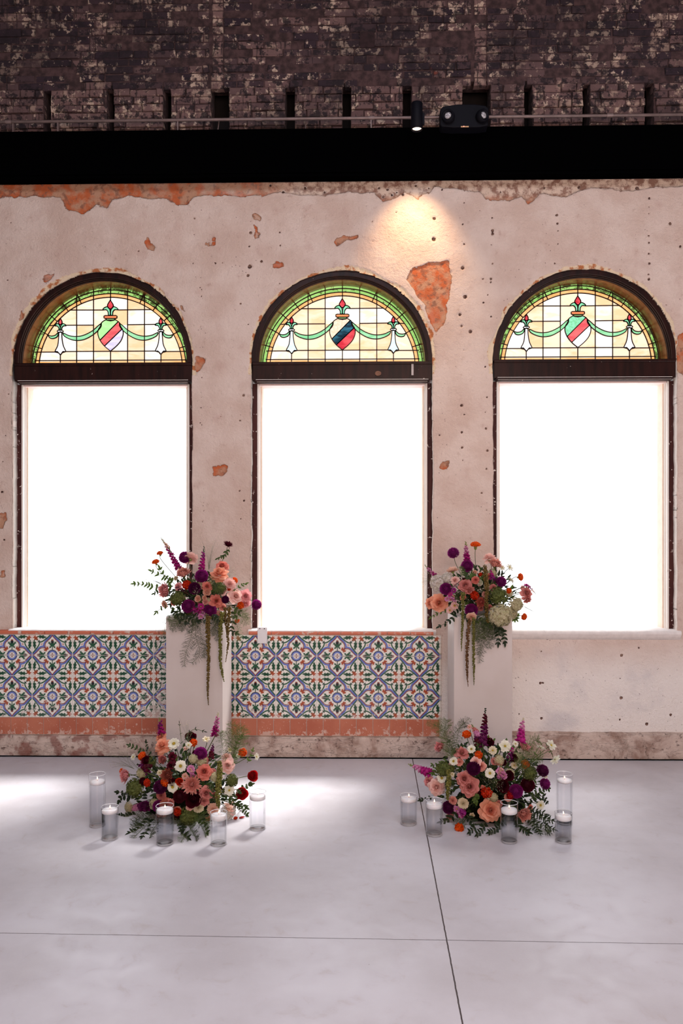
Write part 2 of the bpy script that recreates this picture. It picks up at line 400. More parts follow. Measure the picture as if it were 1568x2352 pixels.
# ---- decorated tiles, painted cell by cell as vertex colours (pattern only)
def tile_cell(N):
    g = (np.arange(N) + .5) / N * 2 - 1
    U, V = np.meshgrid(g, g, indexing='ij'); x, y = np.abs(U), np.abs(V); a, bb = np.maximum(x, y), np.minimum(x, y)
    C = np.ones((N, N, 3)) * np.array(srgb(238, 235, 226)[:3])
    aa = 2.0 / 118
    def paint(mask, col, k=1.0):
        nonlocal C
        mk = np.clip(mask, 0, 1)[..., None] * k; C = C * (1 - mk) + np.array(srgb(*col)[:3]) * mk
    def sd(d): return np.clip(.5 - d / aa, 0, 1)
    def poly(pts, w):
        d = np.full(a.shape, 9.0)
        for (p, q) in zip(pts[:-1], pts[1:]):
            ex, ez = q[0] - p[0], q[1] - p[1]; wx, wz = a - p[0], bb - p[1]
            h = np.clip((wx * ex + wz * ez) / (ex * ex + ez * ez), 0, 1)
            d = np.minimum(d, np.hypot(wx - ex * h, wz - ez * h))
        return sd(d - w)
    def smooth(pts, n=6):
        out = []
        P_ = [pts[0]] + pts + [pts[-1]]
        for i in range(1, len(P_) - 2):
            p0, p1, p2, p3 = map(np.array, P_[i - 1:i + 3])
            for t in np.linspace(0, 1, n, endpoint=False):
                out.append(tuple(.5 * ((2 * p1) + (-p0 + p2) * t + (2 * p0 - 5 * p1 + 4 * p2 - p3) * t * t + (-p0 + 3 * p1 - 3 * p2 + p3) * t ** 3)))
        return out + [pts[-1]]
    def ell(cx, cy, rx, ry, th=0, frill=0, nf=6):
        c, s = math.cos(th), math.sin(th); dx, dy = a - cx, bb - cy
        u, v = dx * c + dy * s, -dx * s + dy * c
        r = np.hypot(u / rx, v / ry); ph = np.arctan2(v / ry, u / rx)
        return sd((r - 1 - frill * np.cos(nf * ph)) * min(rx, ry))
    GR, DG, BL, RD, OR, BK = (38, 88, 60), (20, 54, 38), (94, 114, 190), (134, 56, 38), (168, 76, 42), (22, 24, 36)
    paint(poly(smooth([(1.0, .07), (.88, .2), (.76, .35), (.67, .48), (.64, .58), (.65, .66)]), .032), GR)
    paint(poly(smooth([(.65, .66), (.74, .75), (.84, .77), (.90, .70), (.88, .60), (.82, .60)]), .030), GR)
    paint(ell(.885, .50, .20, .075, 1.45, .20, 7), GR); paint(ell(.88, .52, .15, .022, 1.4), DG)
    paint(poly([(.58, .70), (.72, .63)], .018), BK)
    paint(poly(smooth([(1.0, 0), (.86, .13), (.70, .31), (.60, .39), (.51, .42), (.42, .42), (.37, .37)]), .038), BL)
    paint(poly(smooth([(.955, 0), (.83, .095), (.68, .25), (.60, .325), (.50, .355), (.40, .35), (.32, .31)]), .022), RD)
    paint(ell(.835, .845, .125, .09, .78, .35, 7), OR); paint(ell(.78, .79, .05, .012, .78), RD)
    r = np.hypot(a - .53, bb - .53); ph = np.arctan2(bb - .53, a - .53)
    paint(sd(r - (.035 + .035 * np.cos(4 * (ph - PI / 4)))), OR)
    paint(ell(.35, .24, .085, .045, .5, .3, 5), OR); paint(ell(.29, .27, .05, .06, .8, .3, 5), OR)
    paint(poly([(.26, 0), (.55, 0)], .022), GR)
    paint(ell(.40, .09, .085, .040, 2.3, .2, 5), GR); paint(ell(.56, .12, .12, .050, .75, .3, 6), GR)
    paint(ell(.50, .05, .08, .055, .3, .1, 5), GR)
    paint(ell(.63, 0, .085, .085, 0, .16, 9), DG); paint(ell(.66, 0, .06, .05, 0, .2, 7), BK); paint(ell(.73, .0, .035, .06, 0), RD)
    rr = np.hypot(U, V); th = np.arctan2(V, U)
    paint(sd(rr - (.262 + .014 * np.cos(20 * th))), BK); paint(sd(rr - .225), BL); paint(sd(rr - .165), (226, 222, 214))
    paint(sd(rr - .155) * sd(-(rr - .14)), BL)
    paint(sd(rr - (.06 + .05 * np.cos(4 * th))), RD)
    cyc = lambda q: np.abs(q)
    paint(sd(-(cyc(U) - .982)), (214, 206, 196)); paint(sd(-(cyc(V) - .984)), (210, 202, 192)); paint(sd(cyc(V) - .010), (216, 208, 198))
    return C
NCL = 118; TC = 420
cell = tile_cell(TC)
CELL = .3055; zt0, zt1 = .288, .908
xc0 = P(774.5, 1507).x                          # middle of a flower
xr = P(1012, 1500).x; xl = -3.90
step = CELL / NCL
nx = int(round((xr - xl) / step)); nz = int(round((zt1 - zt0) / ((zt1 - zt0) / (2 * NCL))))
gxv = xl + np.arange(nx + 1) * step; gzv = zt0 + np.arange(nz + 1) * (zt1 - zt0) / nz
U = ((gxv - xc0) / CELL + .5) % 1.0; V = ((gzv - zt0) / (zt1 - zt0) * 2) % 1.0
ui = np.minimum((U * TC).astype(int), TC - 1); vi = np.minimum((V * TC).astype(int), TC - 1)
colr = cell[ui][:, vi]
XX, ZZ = np.meshgrid(gxv, gzv, indexing='ij')
tv = np.stack([XX, np.full(XX.shape, -.014), ZZ], -1).reshape(-1, 3)
ti = np.arange(len(tv)).reshape(XX.shape)
tq = np.stack([ti[:-1, :-1], ti[1:, :-1], ti[1:, 1:], ti[:-1, 1:]], -1).reshape(-1, 4)
tc = np.concatenate([colr.reshape(-1, 3), np.ones((len(tv), 1))], 1)
# right and bottom edges of the slab
m = NT('glazed_tile')
wear = m.noise(38, 5, .68); area = m.noise(2.4, 3)
xyz = m.xyz()
low = m.ramp(xyz[2], .28, .50, .10, 0); leftw = m.ramp(xyz[0], -1.9, -1.45); leftw2 = m.ramp(xyz[0], -1.3, -1.0, 1, 0)
wleft = m.math('MULTIPLY', m.math('MULTIPLY', leftw, leftw2), .12)
th_ = m.math('ADD', m.math('ADD', wear, low), m.math('ADD', wleft, m.math('MULTIPLY', area, .12)))
wm = m.ramp(th_, .72, .76)
col = m.attr('Col', 'Color')
c = m.mix(m.math('MULTIPLY', wm, .75), col, srgb(206, 190, 182))
v2 = m.n('TexVoronoi', Scale=7.0); m.t.links.new(m.pos(), v2.inputs['Vector'])
chipm = m.ramp(m.math('ADD', v2.outputs['Distance'], m.math('MULTIPLY', m.noise(30, 3), .18)), .13, .15, 1, 0)
chipm = m.math('MULTIPLY', chipm, m.ramp(m.noise(3.1, 1), .46, .5))
c = m.mix(chipm, c, srgb(216, 168, 142))
m.color(c); m.set(m.b, 'Roughness', m.math('ADD', .22, m.math('MULTIPLY', m.math('MAXIMUM', wm, chipm), .5)))
m.bump(m.math('MULTIPLY', m.noise(60, 3), .6), .15, .003)
tm = np_mesh('trim_1', tv, tq, m.mat, {'Col': tc}, smooth=False)
tag(link('trim_1', tm), kind='structure', label='band of painted flower and scroll tiles under the windows')
M_TERRA = NT('terracotta')
m = M_TERRA
n = m.noise(3, 4); w = m.noise(26, 5, .68); xyz = m.xyz()
c = m.mix(m.ramp(n, .3, .7), srgb(176, 94, 68), srgb(196, 118, 90))
spk = m.ramp(m.noise(75, 3, .6), .66, .70)
c = m.mix(m.math('MULTIPLY', spk, .8), c, srgb(220, 190, 176))
c = m.mix(m.ramp(m.math('ADD', w, m.math('ADD', m.ramp(xyz[2], .16, .23, .16, 0), m.math('MULTIPLY', m.noise(2, 2), .12))), .68, .74), c, srgb(208, 170, 154))
m.color(c); m.b.inputs['Roughness'].default_value = .55; m.bump(w, .2, .004)
b = MB(); tw = .1235; x = xc0 + .02
while x > xl: x -= tw
while x < xr - .01:
    x2 = min(x + tw - .004, xr)
    b.box(max(x, xl), x2, -.018, .01, .160, .284); x += tw
o = b.build('trim_2', M_TERRA.mat); bevel(o, .002); tag(o, kind='structure', label='row of worn terracotta tiles below the painted tiles')
M_GROUT = simple('grout', srgb(208, 190, 178), .9, var=.1, scale=60)
b = MB(); b.box(xl, xr, -.012, .02, .156, .29); b.box(xl, xr, -.013, .02, zt0 - .004, zt1 + .004)
tag(b.build('trim_3', M_GROUT), kind='structure', label='pale grout bed behind the tiles')
b = MB()
for (a0, a1) in ((-3.90, P(520, 1450).x), (P(572, 1450).x, P(1001, 1450).x)):
    x = a0
    while x < a1 - .02:
        x2 = min(x + .172, a1)
        prof = [(-.012, .910), (-.026, .914), (-.031, .924), (-.028, .935), (-.014, .941), (.03, .943), (.03, .910)]
        vs = [(x, y, z) for y, z in prof] + [(x2 - .004, y, z) for y, z in prof]; k = len(prof)
        b.add(vs, [tuple(range(k)), tuple(reversed(range(k, 2 * k)))] + [(i, (i + 1) % k, (i + 1) % k + k, i + k) for i in range(k)])
        x = x2
M_CAP = NT('terracotta_cap'); m = M_CAP
m.color(m.mix(m.ramp(m.noise(22, 4), .55, .68), srgb(206, 112, 82), srgb(214, 190, 176))); m.b.inputs['Roughness'].default_value = .45
tag(b.build('trim_4', m.mat, recalc=True), kind='structure', label='rounded terracotta cap tiles along the sill')

# ---- rough masonry plinth at the foot of the wall
m = NT('old_masonry')
n = m.noise(5, 6, .65, dist=.5); n2 = m.noise(28, 5, .7); xyz = m.xyz()
c = m.mix(m.ramp(n, .32, .58), srgb(160, 132, 118), srgb(212, 192, 180))
c = m.mix(m.ramp(n2, .55, .68, 0, .8), c, srgb(98, 74, 66))
c = m.mix(m.math('MULTIPLY', m.ramp(m.noise(9, 4), .48, .60), m.ramp(xyz[0], -1.2, -.7, .7, .1)), c, srgb(134, 74, 62))
ck = m.n('TexVoronoi', Scale=4.2, feature='DISTANCE_TO_EDGE'); mp = m.n('Mapping', Scale=(.8, 1, 2.2)); dn = m.n('TexNoise', Scale=8.0)
m.t.links.new(m.pos(), mp.inputs[0]); ad = m.n('VectorMath', operation='ADD'); sc2 = m.n('VectorMath', operation='SCALE'); m.t.links.new(dn.outputs['Color'], sc2.inputs[0]); sc2.inputs['Scale'].default_value = .22
m.t.links.new(mp.outputs[0], ad.inputs[0]); m.t.links.new(sc2.outputs[0], ad.inputs[1]); m.t.links.new(ad.outputs[0], ck.inputs['Vector'])
crack = m.ramp(ck.outputs['Distance'], .004, .02, 1, 0)
c = m.mix(m.math('MULTIPLY', crack, m.ramp(m.noise(3, 2), .5, .65, 0, .4)), c, srgb(66, 46, 42))
m.color(c); m.b.inputs['Roughness'].default_value = .95
m.bump(m.math('SUBTRACT', m.math('ADD', n, m.math('MULTIPLY', n2, .5)), m.math('MULTIPLY', crack, .15)), .9, .02)
M_MASON = m.mat
gx2 = np.arange(-3.95, 3.70, .012); gz2 = np.linspace(0, .158, 15); XX, ZZ = np.meshgrid(gx2, gz2, indexing='ij')
top = np.where(XX > xr + .02, .200, .158); ZZ = ZZ / .158 * (top + (fbm(XX, ZZ * 0, 6, 77) - .5) * .012)
YY = -.020 - (fbm(XX, ZZ, 7, 71) - .5) * .030 - (fbm(XX, ZZ, 26, 73) - .5) * .012 + np.clip((ZZ - top + .012) / .012, 0, 1) * .03
pv = np.stack([XX, YY, ZZ], -1).reshape(-1, 3); pi_ = np.arange(len(pv)).reshape(XX.shape)
pq = np.stack([pi_[:-1, :-1], pi_[1:, :-1], pi_[1:, 1:], pi_[:-1, 1:]], -1).reshape(-1, 4)
tag(link('baseboard_back', np_mesh('baseboard_back', pv, pq, M_MASON)), kind='structure', label='rough bare masonry strip at the foot of the wall')
M_BLACK = simple('matte_black', (.0008, .0008, .001), 1.0, var=0); M_BLACK.node_tree.nodes['Principled BSDF'].inputs['Specular IOR Level'].default_value = 0.0
b = MB(); pts = [(x, -.046 + .004 * math.sin(x * 3), .0045) for x in np.linspace(-3.95, 3.70, 40)]
b.tube(pts, .0045, 6)  # black strip added for the shadow gap between wall and floor
o = b.build('floor_gap_strip', M_BLACK); tag(o, 'thin black strip standing in for the shadow gap along the foot of the wall', 'gap strip')

# ---- upper brick wall above the beam
ZU0, ZU1 = 4.55, 6.2
YU = .03
m = NT('sooty_brick')
t = m.attr('t'); n = m.noise(11, 6, .68); n2 = m.noise(3.0, 3); n3 = m.noise(60, 4)
xyz = m.xyz()
c = m.mix(t, srgb(46, 29, 40), srgb(134, 103, 98))
c = m.mix(m.ramp(m.math('ADD', m.math('MULTIPLY', n, .7), m.math('MULTIPLY', n2, .3)), .53, .60, 0, .75), c, srgb(176, 148, 132))
c = m.mix(m.ramp(m.math('ADD', m.noise(16, 5, .65), m.math('MULTIPLY', m.noise(2.6, 2), .25)), .70, .745, 0, .9), c, srgb(206, 180, 160))
c = m.mix(m.ramp(m.noise(17, 5, .7), .50, .58, 0, .9), c, srgb(30, 20, 26))
c = m.mix(m.ramp(m.noise(1.6, 4), .45, .62, 0, .6), c, srgb(34, 22, 28))
c = m.mix(m.ramp(m.noise(4.2, 3), .72, .78, 0, .6), c, srgb(150, 70, 50))
mp = m.n('Mapping', Scale=(55, 1, 5)); m.t.links.new(m.pos(), mp.inputs[0])
drip = m.math('MULTIPLY', m.ramp(m.noise(1, 3, .5, mp.outputs[0]), .58, .64), m.ramp(m.noise(2.2, 2), .42, .55))
c = m.mix(m.math('MULTIPLY', drip, .8), c, srgb(30, 20, 24))
m.color(c); m.b.inputs['Roughness'].default_value = .85
m.bump(m.math('ADD', n, m.math('MULTIPLY', n3, .4)), .6, .012)
M_BRICK = m.mat
M_MORTAR = simple('dark_mortar', srgb(70, 50, 50), .95, var=.5, scale=22, bump=.5)
PK = [(100, 118), (245, 263), (375, 393), (484, 527), (655, 677), (786, 806), (924, 945), (1061, 1126), (1203, 1223), (1337, 1354), (1479, 1501), (-40, -22), (1620, 1640)]
PKW = [(P(a, 250, YU).x, P(b_, 250, YU).x) for a, b_ in PK]
piers = [(P(483, 100, YU).x, P(514, 100, YU).x), (P(1084, 100, YU).x, P(1118, 100, YU).x)]
ZP1 = P(784, 190, YU).z                     # top of the joist pockets
R = random.Random(5)
b = MB(); mort = MB()
course = .0585; z = ZU0; row = 0
while z < ZU1:
    pocket = z + .03 < ZP1
    x = -3.85 - R.random() * .2
    while x < 3.70:
        L = R.choice([.105, .105, .205, .205, .215]) * R.uniform(.9, 1.1)
        x2 = x + L; tone = R.random() ** 2 * .75
        for (a0, a1) in piers:
            if not pocket:
                if x < a0 < x2: x2 = a0 - .004; 
                elif a0 - .02 <= x < a1 - .02: x2 = a1; tone = .85 + R.random() * .15
        if pocket: tone = .45 + R.random() * .4
        if x2 - x > .025:
            segs = [(x, x2 - .006)]
            if pocket:
                for (a0, a1) in PKW:
                    new = []
                    for (s0, s1) in segs:
                        if a1 <= s0 or a0 >= s1: new.append((s0, s1))
                        else:
                            if a0 - s0 > .015: new.append((s0, a0))
                            if s1 - a1 > .015: new.append((a1, s1))
                    segs = new
            for (s0, s1) in segs:
                j = lambda k=.004: R.uniform(-k, k)
                y0 = YU + R.uniform(-.012, .008) - (0.012 if pocket else 0)
                v = []
                for (yy, ins) in ((YU + .06, 0), (y0 + .006, 0), (y0, .005)):
                    v += [(s0 + ins + j(.0035), yy, z + ins + j(.0035)), (s1 - ins + j(.0035), yy, z + ins + j(.0035)), (s1 - ins + j(.0035), yy, z + course - .006 - ins + j(.0035)), (s0 + ins + j(.0035), yy, z + course - .006 - ins + j(.0035))]
                f = [(8, 9, 10, 11)]
                for k in (0, 4):
                    f += [(k + i, k + (i + 1) % 4, k + 4 + (i + 1) % 4, k + 4 + i) for i in range(4)]
                b.add(v, f, tone)
        x = max(x2, x + .02)
    z += course; row += 1
o = b.build('wall_back_upper', M_BRICK); tag(o, kind='structure', label='soot-blackened brick wall above the black beam')
# mortar behind the bricks, open at the joist pockets
edges = sorted(PKW); x = -3.90
for (a0, a1) in edges + [(3.70, 3.75)]:
    if a0 > x: mort.box(x, a0, YU + .004, YU + .16, ZU0 - .1, ZP1)
    x = a1
mort.box(-3.90, 3.75, YU + .004, YU + .16, ZP1, ZU1 + .1)
tag(mort.build('wall_back_mortar', M_MORTAR), kind='structure')
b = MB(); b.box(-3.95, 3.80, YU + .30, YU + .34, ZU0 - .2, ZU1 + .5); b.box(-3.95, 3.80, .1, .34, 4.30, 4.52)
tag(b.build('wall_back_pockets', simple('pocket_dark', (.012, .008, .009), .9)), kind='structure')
# putlog hole in the brickwork
hp = P(843, 94, YU)
b = MB(); b.box(hp.x - .055, hp.x + .055, YU - .016, YU + .02, hp.z - .06, hp.z + .06)
tag(b.build('wall_back_recess', simple('soot', srgb(44, 26, 28), .9, var=.4, scale=40)), kind='structure')
# black steel beam
b = MB(); zb = P(784, 418, 0).z; zt = P(784, 294, -.10).z
b.box(-4.05, 3.90, -.10, -.004, zb + .03, zt)
b.box(-4.05, 3.90, -.10, -.004, zb, zb + .02); b.box(-4.05, 3.90, -.09, -.004, zb + .01, zb + .04)
o = b.build('trim_5', M_BLACK); bevel(o, .003); tag(o, kind='structure', label='deep black steel beam crossing the wall above the windows')
# roof/back closure so that daylight only enters by the windows
b = MB(); b.box(-6, 6, .40, .45, 4.4, 6.8); b.box(-6, -3.85, .1, .2, 0, 6.8); b.box(3.65, 6, .1, .2, 0, 6.8)
tag(b.build('wall_back_shell', M_MORTAR), kind='structure')
# ================================================================ windows
def wood(name, c1, c2, rough, wear=0.0, wearcol=(220, 205, 195), spec=.2):
    m = NT(name); mp = m.n('Mapping', Scale=(30, 30, 3)); m.t.links.new(m.pos(), mp.inputs[0])
    g = m.noise(1, 4, .6, mp.outputs[0]); c = m.mix(m.ramp(g, .3, .7), c1, c2)
    if wear:
        w = m.noise(24, 5, .7); c = m.mix(m.ramp(w, .72 - wear, .74 - wear), c, srgb(*wearcol))
    m.color(c); m.b.inputs['Roughness'].default_value = rough; m.b.inputs['Specular IOR Level'].default_value = spec; m.bump(g, .15, .002); return m.mat
M_DWOOD = wood('dark_wood', srgb(26, 8, 6), srgb(46, 18, 13), .34, .02, spec=.25)
M_VARN = wood('varnished_reveal', srgb(120, 66, 30), srgb(150, 88, 42), .26, spec=.5)
M_BSTILE = wood('brown_stile', srgb(48, 18, 18), srgb(78, 40, 36), .6, .10, (226, 214, 206))
M_WPAINT = wood('white_paint', srgb(232, 224, 216), srgb(240, 234, 226), .55, .03, (150, 112, 92))
M_CREAM = simple('cream_jamb', srgb(238, 216, 196), .6, var=.05)
M_PINK = simple('pink_head', srgb(240, 214, 208), .6, var=.04)
M_LEAD = simple('lead', srgb(58, 34, 16), .45, .3, var=.2)
M_SILL = simple('sill_plaster', srgb(234, 226, 222), .7, var=.05, scale=30, bump=.4)

def pane_mat(name, E, T):
    m = NT(name); em = m.n('Emission', Strength=E)
    n = m.noise(1.3, 2); m.set(em, 'Color', m.mix(m.ramp(n, .3, .7), (0.93, 0.94, .98, 1), (1, 1, 1, 1)))
    tr = m.n('BsdfTransparent'); mx = m.t.nodes.new('ShaderNodeMixShader'); mx.inputs[0].default_value = T
    m.t.links.new(em.outputs[0], mx.inputs[1]); m.t.links.new(tr.outputs[0], mx.inputs[2]); m.t.links.new(mx.outputs[0], m.out.inputs[0])
    return m.mat
M_PANE = [pane_mat('frosted_glass_left', PANE_E * 1.1, PANE_T[0]), pane_mat('frosted_glass_middle', PANE_E, PANE_T[1]), pane_mat('frosted_glass_right', PANE_E * .85, PANE_T[2])]

def glass_mat(name, c1, c2=None, E=1.0, scale=14, streak=True):
    """coloured art glass lit from outside"""
    m = NT(name); c2 = c2 or c1
    mp = m.n('Mapping', Scale=(.6, 1, 2.2) if streak else (1, 1, 1)); m.t.links.new(m.pos(), mp.inputs[0])
    n = m.noise(scale, 3, .55, mp.outputs[0], .5)
    c = m.mix(m.ramp(n, .35, .65), c1, c2)
    m.color(m.mix(.5, c, (0, 0, 0, 1))); m.b.inputs['Roughness'].default_value = .15
    m.set(m.b, 'Emission Color', c); m.b.inputs['Emission Strength'].default_value = E
    return m
def opal():
    m = NT('opalescent_glass'); xyz = m.xyz()
    mp = m.n('Mapping', Scale=(1, 1, 3), Rotation=(0, .5, 0)); m.t.links.new(m.pos(), mp.inputs[0])
    n = m.noise(5, 4, .6, mp.outputs[0], .8)
    f = m.math('ADD', m.math('MULTIPLY', m.attr('t'), .55), m.math('MULTIPLY', n, .8))
    c = m.mix(m.ramp(f, .42, .62), srgb(255, 252, 244), srgb(253, 230, 200)); c = m.mix(m.ramp(f, .70, .95), c, srgb(248, 206, 158))
    m.color(m.mix(.5, c, (0, 0, 0, 1))); m.b.inputs['Roughness'].default_value = .2
    m.set(m.b, 'Emission Color', c); m.b.inputs['Emission Strength'].default_value = 1.0
    return m.mat
G_OPAL = opal()
G_PEACH = glass_mat('peach_border_glass', srgb(250, 196, 134), srgb(240, 176, 108)).mat
G_GREEN = glass_mat('green_glass', srgb(128, 210, 150), srgb(164, 228, 176), .95).mat
G_LGREEN = glass_mat('pale_green_glass', srgb(190, 246, 170), srgb(170, 236, 150), 1, streak=False).mat
G_TEAL = glass_mat('teal_green_glass', srgb(120, 210, 150), srgb(150, 226, 190), .95, 60, False).mat
G_RED = glass_mat('red_glass', srgb(222, 84, 92), srgb(236, 112, 112), .95).mat
G_DRED = glass_mat('deep_red_glass', srgb(206, 44, 62), srgb(232, 90, 96), .9).mat
G_LAV = glass_mat('lavender_glass', srgb(206, 196, 240), srgb(228, 222, 250)).mat
G_WHITE = glass_mat('white_glass', srgb(246, 244, 248), srgb(252, 250, 252)).mat
G_ICE = glass_mat('ice_blue_glass', srgb(210, 234, 236), srgb(226, 242, 244)).mat
G_PSPK = glass_mat('speckled_peach_glass', srgb(244, 206, 176), srgb(252, 228, 206), 1, 70, False).mat
G_BLUE = glass_mat('deep_blue_glass', srgb(10, 40, 58), srgb(64, 140, 168), .75, 11).mat
G_ORNG = glass_mat('orange_glass', srgb(236, 150, 92), srgb(226, 120, 84), .95).mat
def border_green(name, dirt):
    m = glass_mat(name, srgb(150, 214, 110), srgb(176, 226, 132), .85)
    n = m.noise(26, 5, .75); c = m.b.inputs['Emission Color'].links[0].from_socket
    m.set(m.b, 'Emission Color', m.mix(m.ramp(n, .60 - dirt, .63 - dirt), c, srgb(34, 34, 12)))
    return m.mat
G_BORD = [border_green('green_border_glass_worn', .10), border_green('green_border_glass', .01), border_green('green_border_glass_flaked', .12)]

def arcpts(r, n=64, a0=0.0, a1=PI): return [(r * math.cos(a0 + (a1 - a0) * i / n), r * math.sin(a0 + (a1 - a0) * i / n)) for i in range(n + 1)]
def arch_band(mb, cx, zc, r0, r1, y0, y1, n=72, t=.5):
    """half ring of rectangular section"""
    o = [(cx + x, zc + z) for x, z in arcpts(r1, n)]; i_ = [(cx + x, zc + z) for x, z in arcpts(r0, n)]
    vs = []; fs = []
    for k in range(n + 1):
        vs += [(i_[k][0], y0, i_[k][1]), (o[k][0], y0, o[k][1]), (o[k][0], y1, o[k][1]), (i_[k][0], y1, i_[k][1])]
    for k in range(n):
        for q in range(4): fs.append((k * 4 + q, k * 4 + (q + 1) % 4, (k + 1) * 4 + (q + 1) % 4, (k + 1) * 4 + q))
    fs += [(0, 1, 2, 3), tuple(n * 4 + q for q in (3, 2, 1, 0))]
    mb.add(vs, fs, t)
def cr(pts, n=8):
    out = []; Q = [pts[0]] + list(pts) + [pts[-1]]
    for i in range(1, len(Q) - 2):
        p0, p1, p2, p3 = [np.array(q, float) for q in Q[i - 1:i + 3]]
        for t in np.linspace(0, 1, n, endpoint=False):
            out.append(tuple(.5 * ((2 * p1) + (-p0 + p2) * t + (2 * p0 - 5 * p1 + 4 * p2 - p3) * t * t + (-p0 + 3 * p1 - 3 * p2 + p3) * t ** 3)))
    return out + [tuple(pts[-1])]

YG = .21
def clip(poly, fn, keep):
    out = []
    for i in range(len(poly)):
        a, b_ = poly[i], poly[(i + 1) % len(poly)]; fa, fb = fn(a) * keep, fn(b_) * keep
        if fa >= 0: out.append(a)
        if fa * fb < 0: t = fa / (fa - fb); out.append((a[0] + (b_[0] - a[0]) * t, a[1] + (b_[1] - a[1]) * t))
    return out
def make_window(k, cx, dz, label, shield_cols, torch_mat):
    root = empty('window_%d' % (k + 1), (cx, .1, ZB)); tag(root, label, kind='structure')
    zs = ZS + dz
    # arched timber frame
    mb = MB(); arch_band(mb, cx, ZS, .642, .690, .020, .16); arch_band(mb, cx, ZS, .634, .648, .034, .16)
    arch_band(mb, cx, ZS, .626, .640, .046, .16)
    o = mb.build('arch_frame', M_DWOOD, root, recalc=True); bevel(o, .004)
    mb = MB(); arch_band(mb, cx, ZS, .624, .665, .060, YG + .012); mb.build('arch_reveal', M_VARN, root, recalc=True)
    # glass
    zc = 2.938 + dz; S = 804.0
    G = lambda x, y: (cx + .0 + (x - 775) / S, zc + (671 - y) / S)
    zlow = G(0, 640)[1]
    def half_disc(r, z0):
        a0 = math.asin(max(-1, (z0 - zc) / r)); return [(cx + x, zc + z) for x, z in arcpts(r, 72, a0, PI - a0)]
    glass = MB(); glass.prism(half_disc(.66, zlow), YG, YG + .006)
    g = glass.build('stained_glass', G_BORD[k], root, recalc=True)
    mb = MB(); arch_band(mb, cx, zc, .563, .590, YG - .003, YG + .001); mb.box(cx - .585, cx + .585, YG - .003, YG + .001, zlow, G(0, 619)[1])
    mb.build('border_glass', G_PEACH, g, recalc=True)
    mb = MB(); full = half_disc(.566, G(0, 619)[1]); rt = random.Random(40 + k)
    cut = lambda poly, ax, v, sg: clip(poly, lambda p: p[ax] - v, sg)
    xsv = [-9] + [G(x, 0)[0] for x in (459, 562, 668, 775, 882, 988, 1091)] + [9]; zsv = [9] + [G(0, y)[1] for y in (298, 393, 557, 613)] + [-9]
    for i_ in range(len(xsv) - 1):
        for j_ in range(len(zsv) - 1):
            pl = full
            for ax, v, sg in ((0, xsv[i_], 1), (0, xsv[i_ + 1], -1), (1, zsv[j_], -1), (1, zsv[j_ + 1], 1)):
                if len(pl) > 2: pl = cut(pl, ax, v, sg)
            if len(pl) > 2: mb.prism(pl, YG - .002, YG, rt.random())
    mb.build('opal_glass', G_OPAL, g, recalc=True)
    lead = MB()
    def line(pts, w=.0072, y=YG - .009):
        q = [G(*p) for p in pts]
        for a, b_ in zip(q[:-1], q[1:]):
            dx, dz_ = b_[0] - a[0], b_[1] - a[1]; L = math.hypot(dx, dz_)
            if L < 1e-5: continue
            ux, uz = dx / L * w * .3, dz_ / L * w * .3; nx_, nz_ = -dz_ / L * w / 2, dx / L * w / 2
            lead.prism([(a[0] - ux + nx_, a[1] - uz + nz_), (b_[0] + ux + nx_, b_[1] + uz + nz_), (b_[0] + ux - nx_, b_[1] + uz - nz_), (a[0] - ux - nx_, a[1] - uz - nz_)], y, y + .010)
    def piece(name, pts, mat, outline=True, smooth=True, closed_n=6):
        q = cr(list(pts) + [pts[0]], closed_n)[:-1] if smooth else list(pts)
        mb_ = MB(); mb_.prism([G(*p) for p in q], YG - .006, YG - .001); o_ = mb_.build(name, mat, g, recalc=True)
        if outline: line(q + [q[0]], .0066, YG - .011)
        return o_
    mir = lambda pts: [(1550 - x, y) for x, y in pts]
    def rad(x, R_=474): return 671 - math.sqrt(max(0, R_ ** 2 - (x - 775) ** 2))
    for x in (562, 668, 775, 882, 988):
        y0 = rad(x, 530)
        segs = {775: [(y0, 240), (555, 625)]}.get(x, [(y0, 640)])
        for a0, a1 in segs: line([(x, a0), (x, a1)])
    for x in (459, 1091): line([(x, 575), (x, 625)])
    line([(303, 560), (425, 560)]); line([(494, 557), (1056, 557)]); line([(1125, 560), (1247, 560)])
    line([(425, 560), (450, 566), (459, 578)]); line([(494, 557), (470, 565), (459, 578)]); line([(1056, 557), (1082, 565), (1091, 578)]); line([(1125, 560), (1100, 566), (1091, 578)])
    line([(300, 613), (1250, 613)])
    line([(520, 298), (728, 299)]); line([(822, 299), (1030, 298)])
    line([(395, 395), (430, 392)]); line([(490, 393), (668, 393)]); line([(882, 392), (1060, 390)]); line([(1120, 392), (1155, 394)])
    for R_ in (474, 451, 497):
        th0 = math.asin((671 - 640) / R_)
        line([(775 + R_ * math.cos(th0 + (PI - 2 * th0) * i / 60), 671 - R_ * math.sin(th0 + (PI - 2 * th0) * i / 60)) for i in range(61)])
    for dg in (17, 29, 42, 54, 66, 114, 126, 138, 151, 163):
        c_, s_ = math.cos(math.radians(dg)), math.sin(math.radians(dg))
        line([(775 + 451 * c_, 671 - 451 * s_), (775 + 535 * c_, 671 - 535 * s_)])
    # garlands
    sw = [(718, 382), (700, 396), (660, 430), (610, 455), (562, 464), (515, 458), (478, 442), (486, 462), (520, 480), (562, 489), (612, 482), (662, 456), (700, 424), (716, 402)]
    piece('garland', sw, G_GREEN); piece('garland', mir(sw), G_GREEN)
    tl = [(383, 455), (404, 460), (428, 455), (445, 440), (446, 452), (436, 468), (414, 476), (394, 472)]
    piece('garland', tl, G_GREEN); piece('garland', mir(tl), G_GREEN)
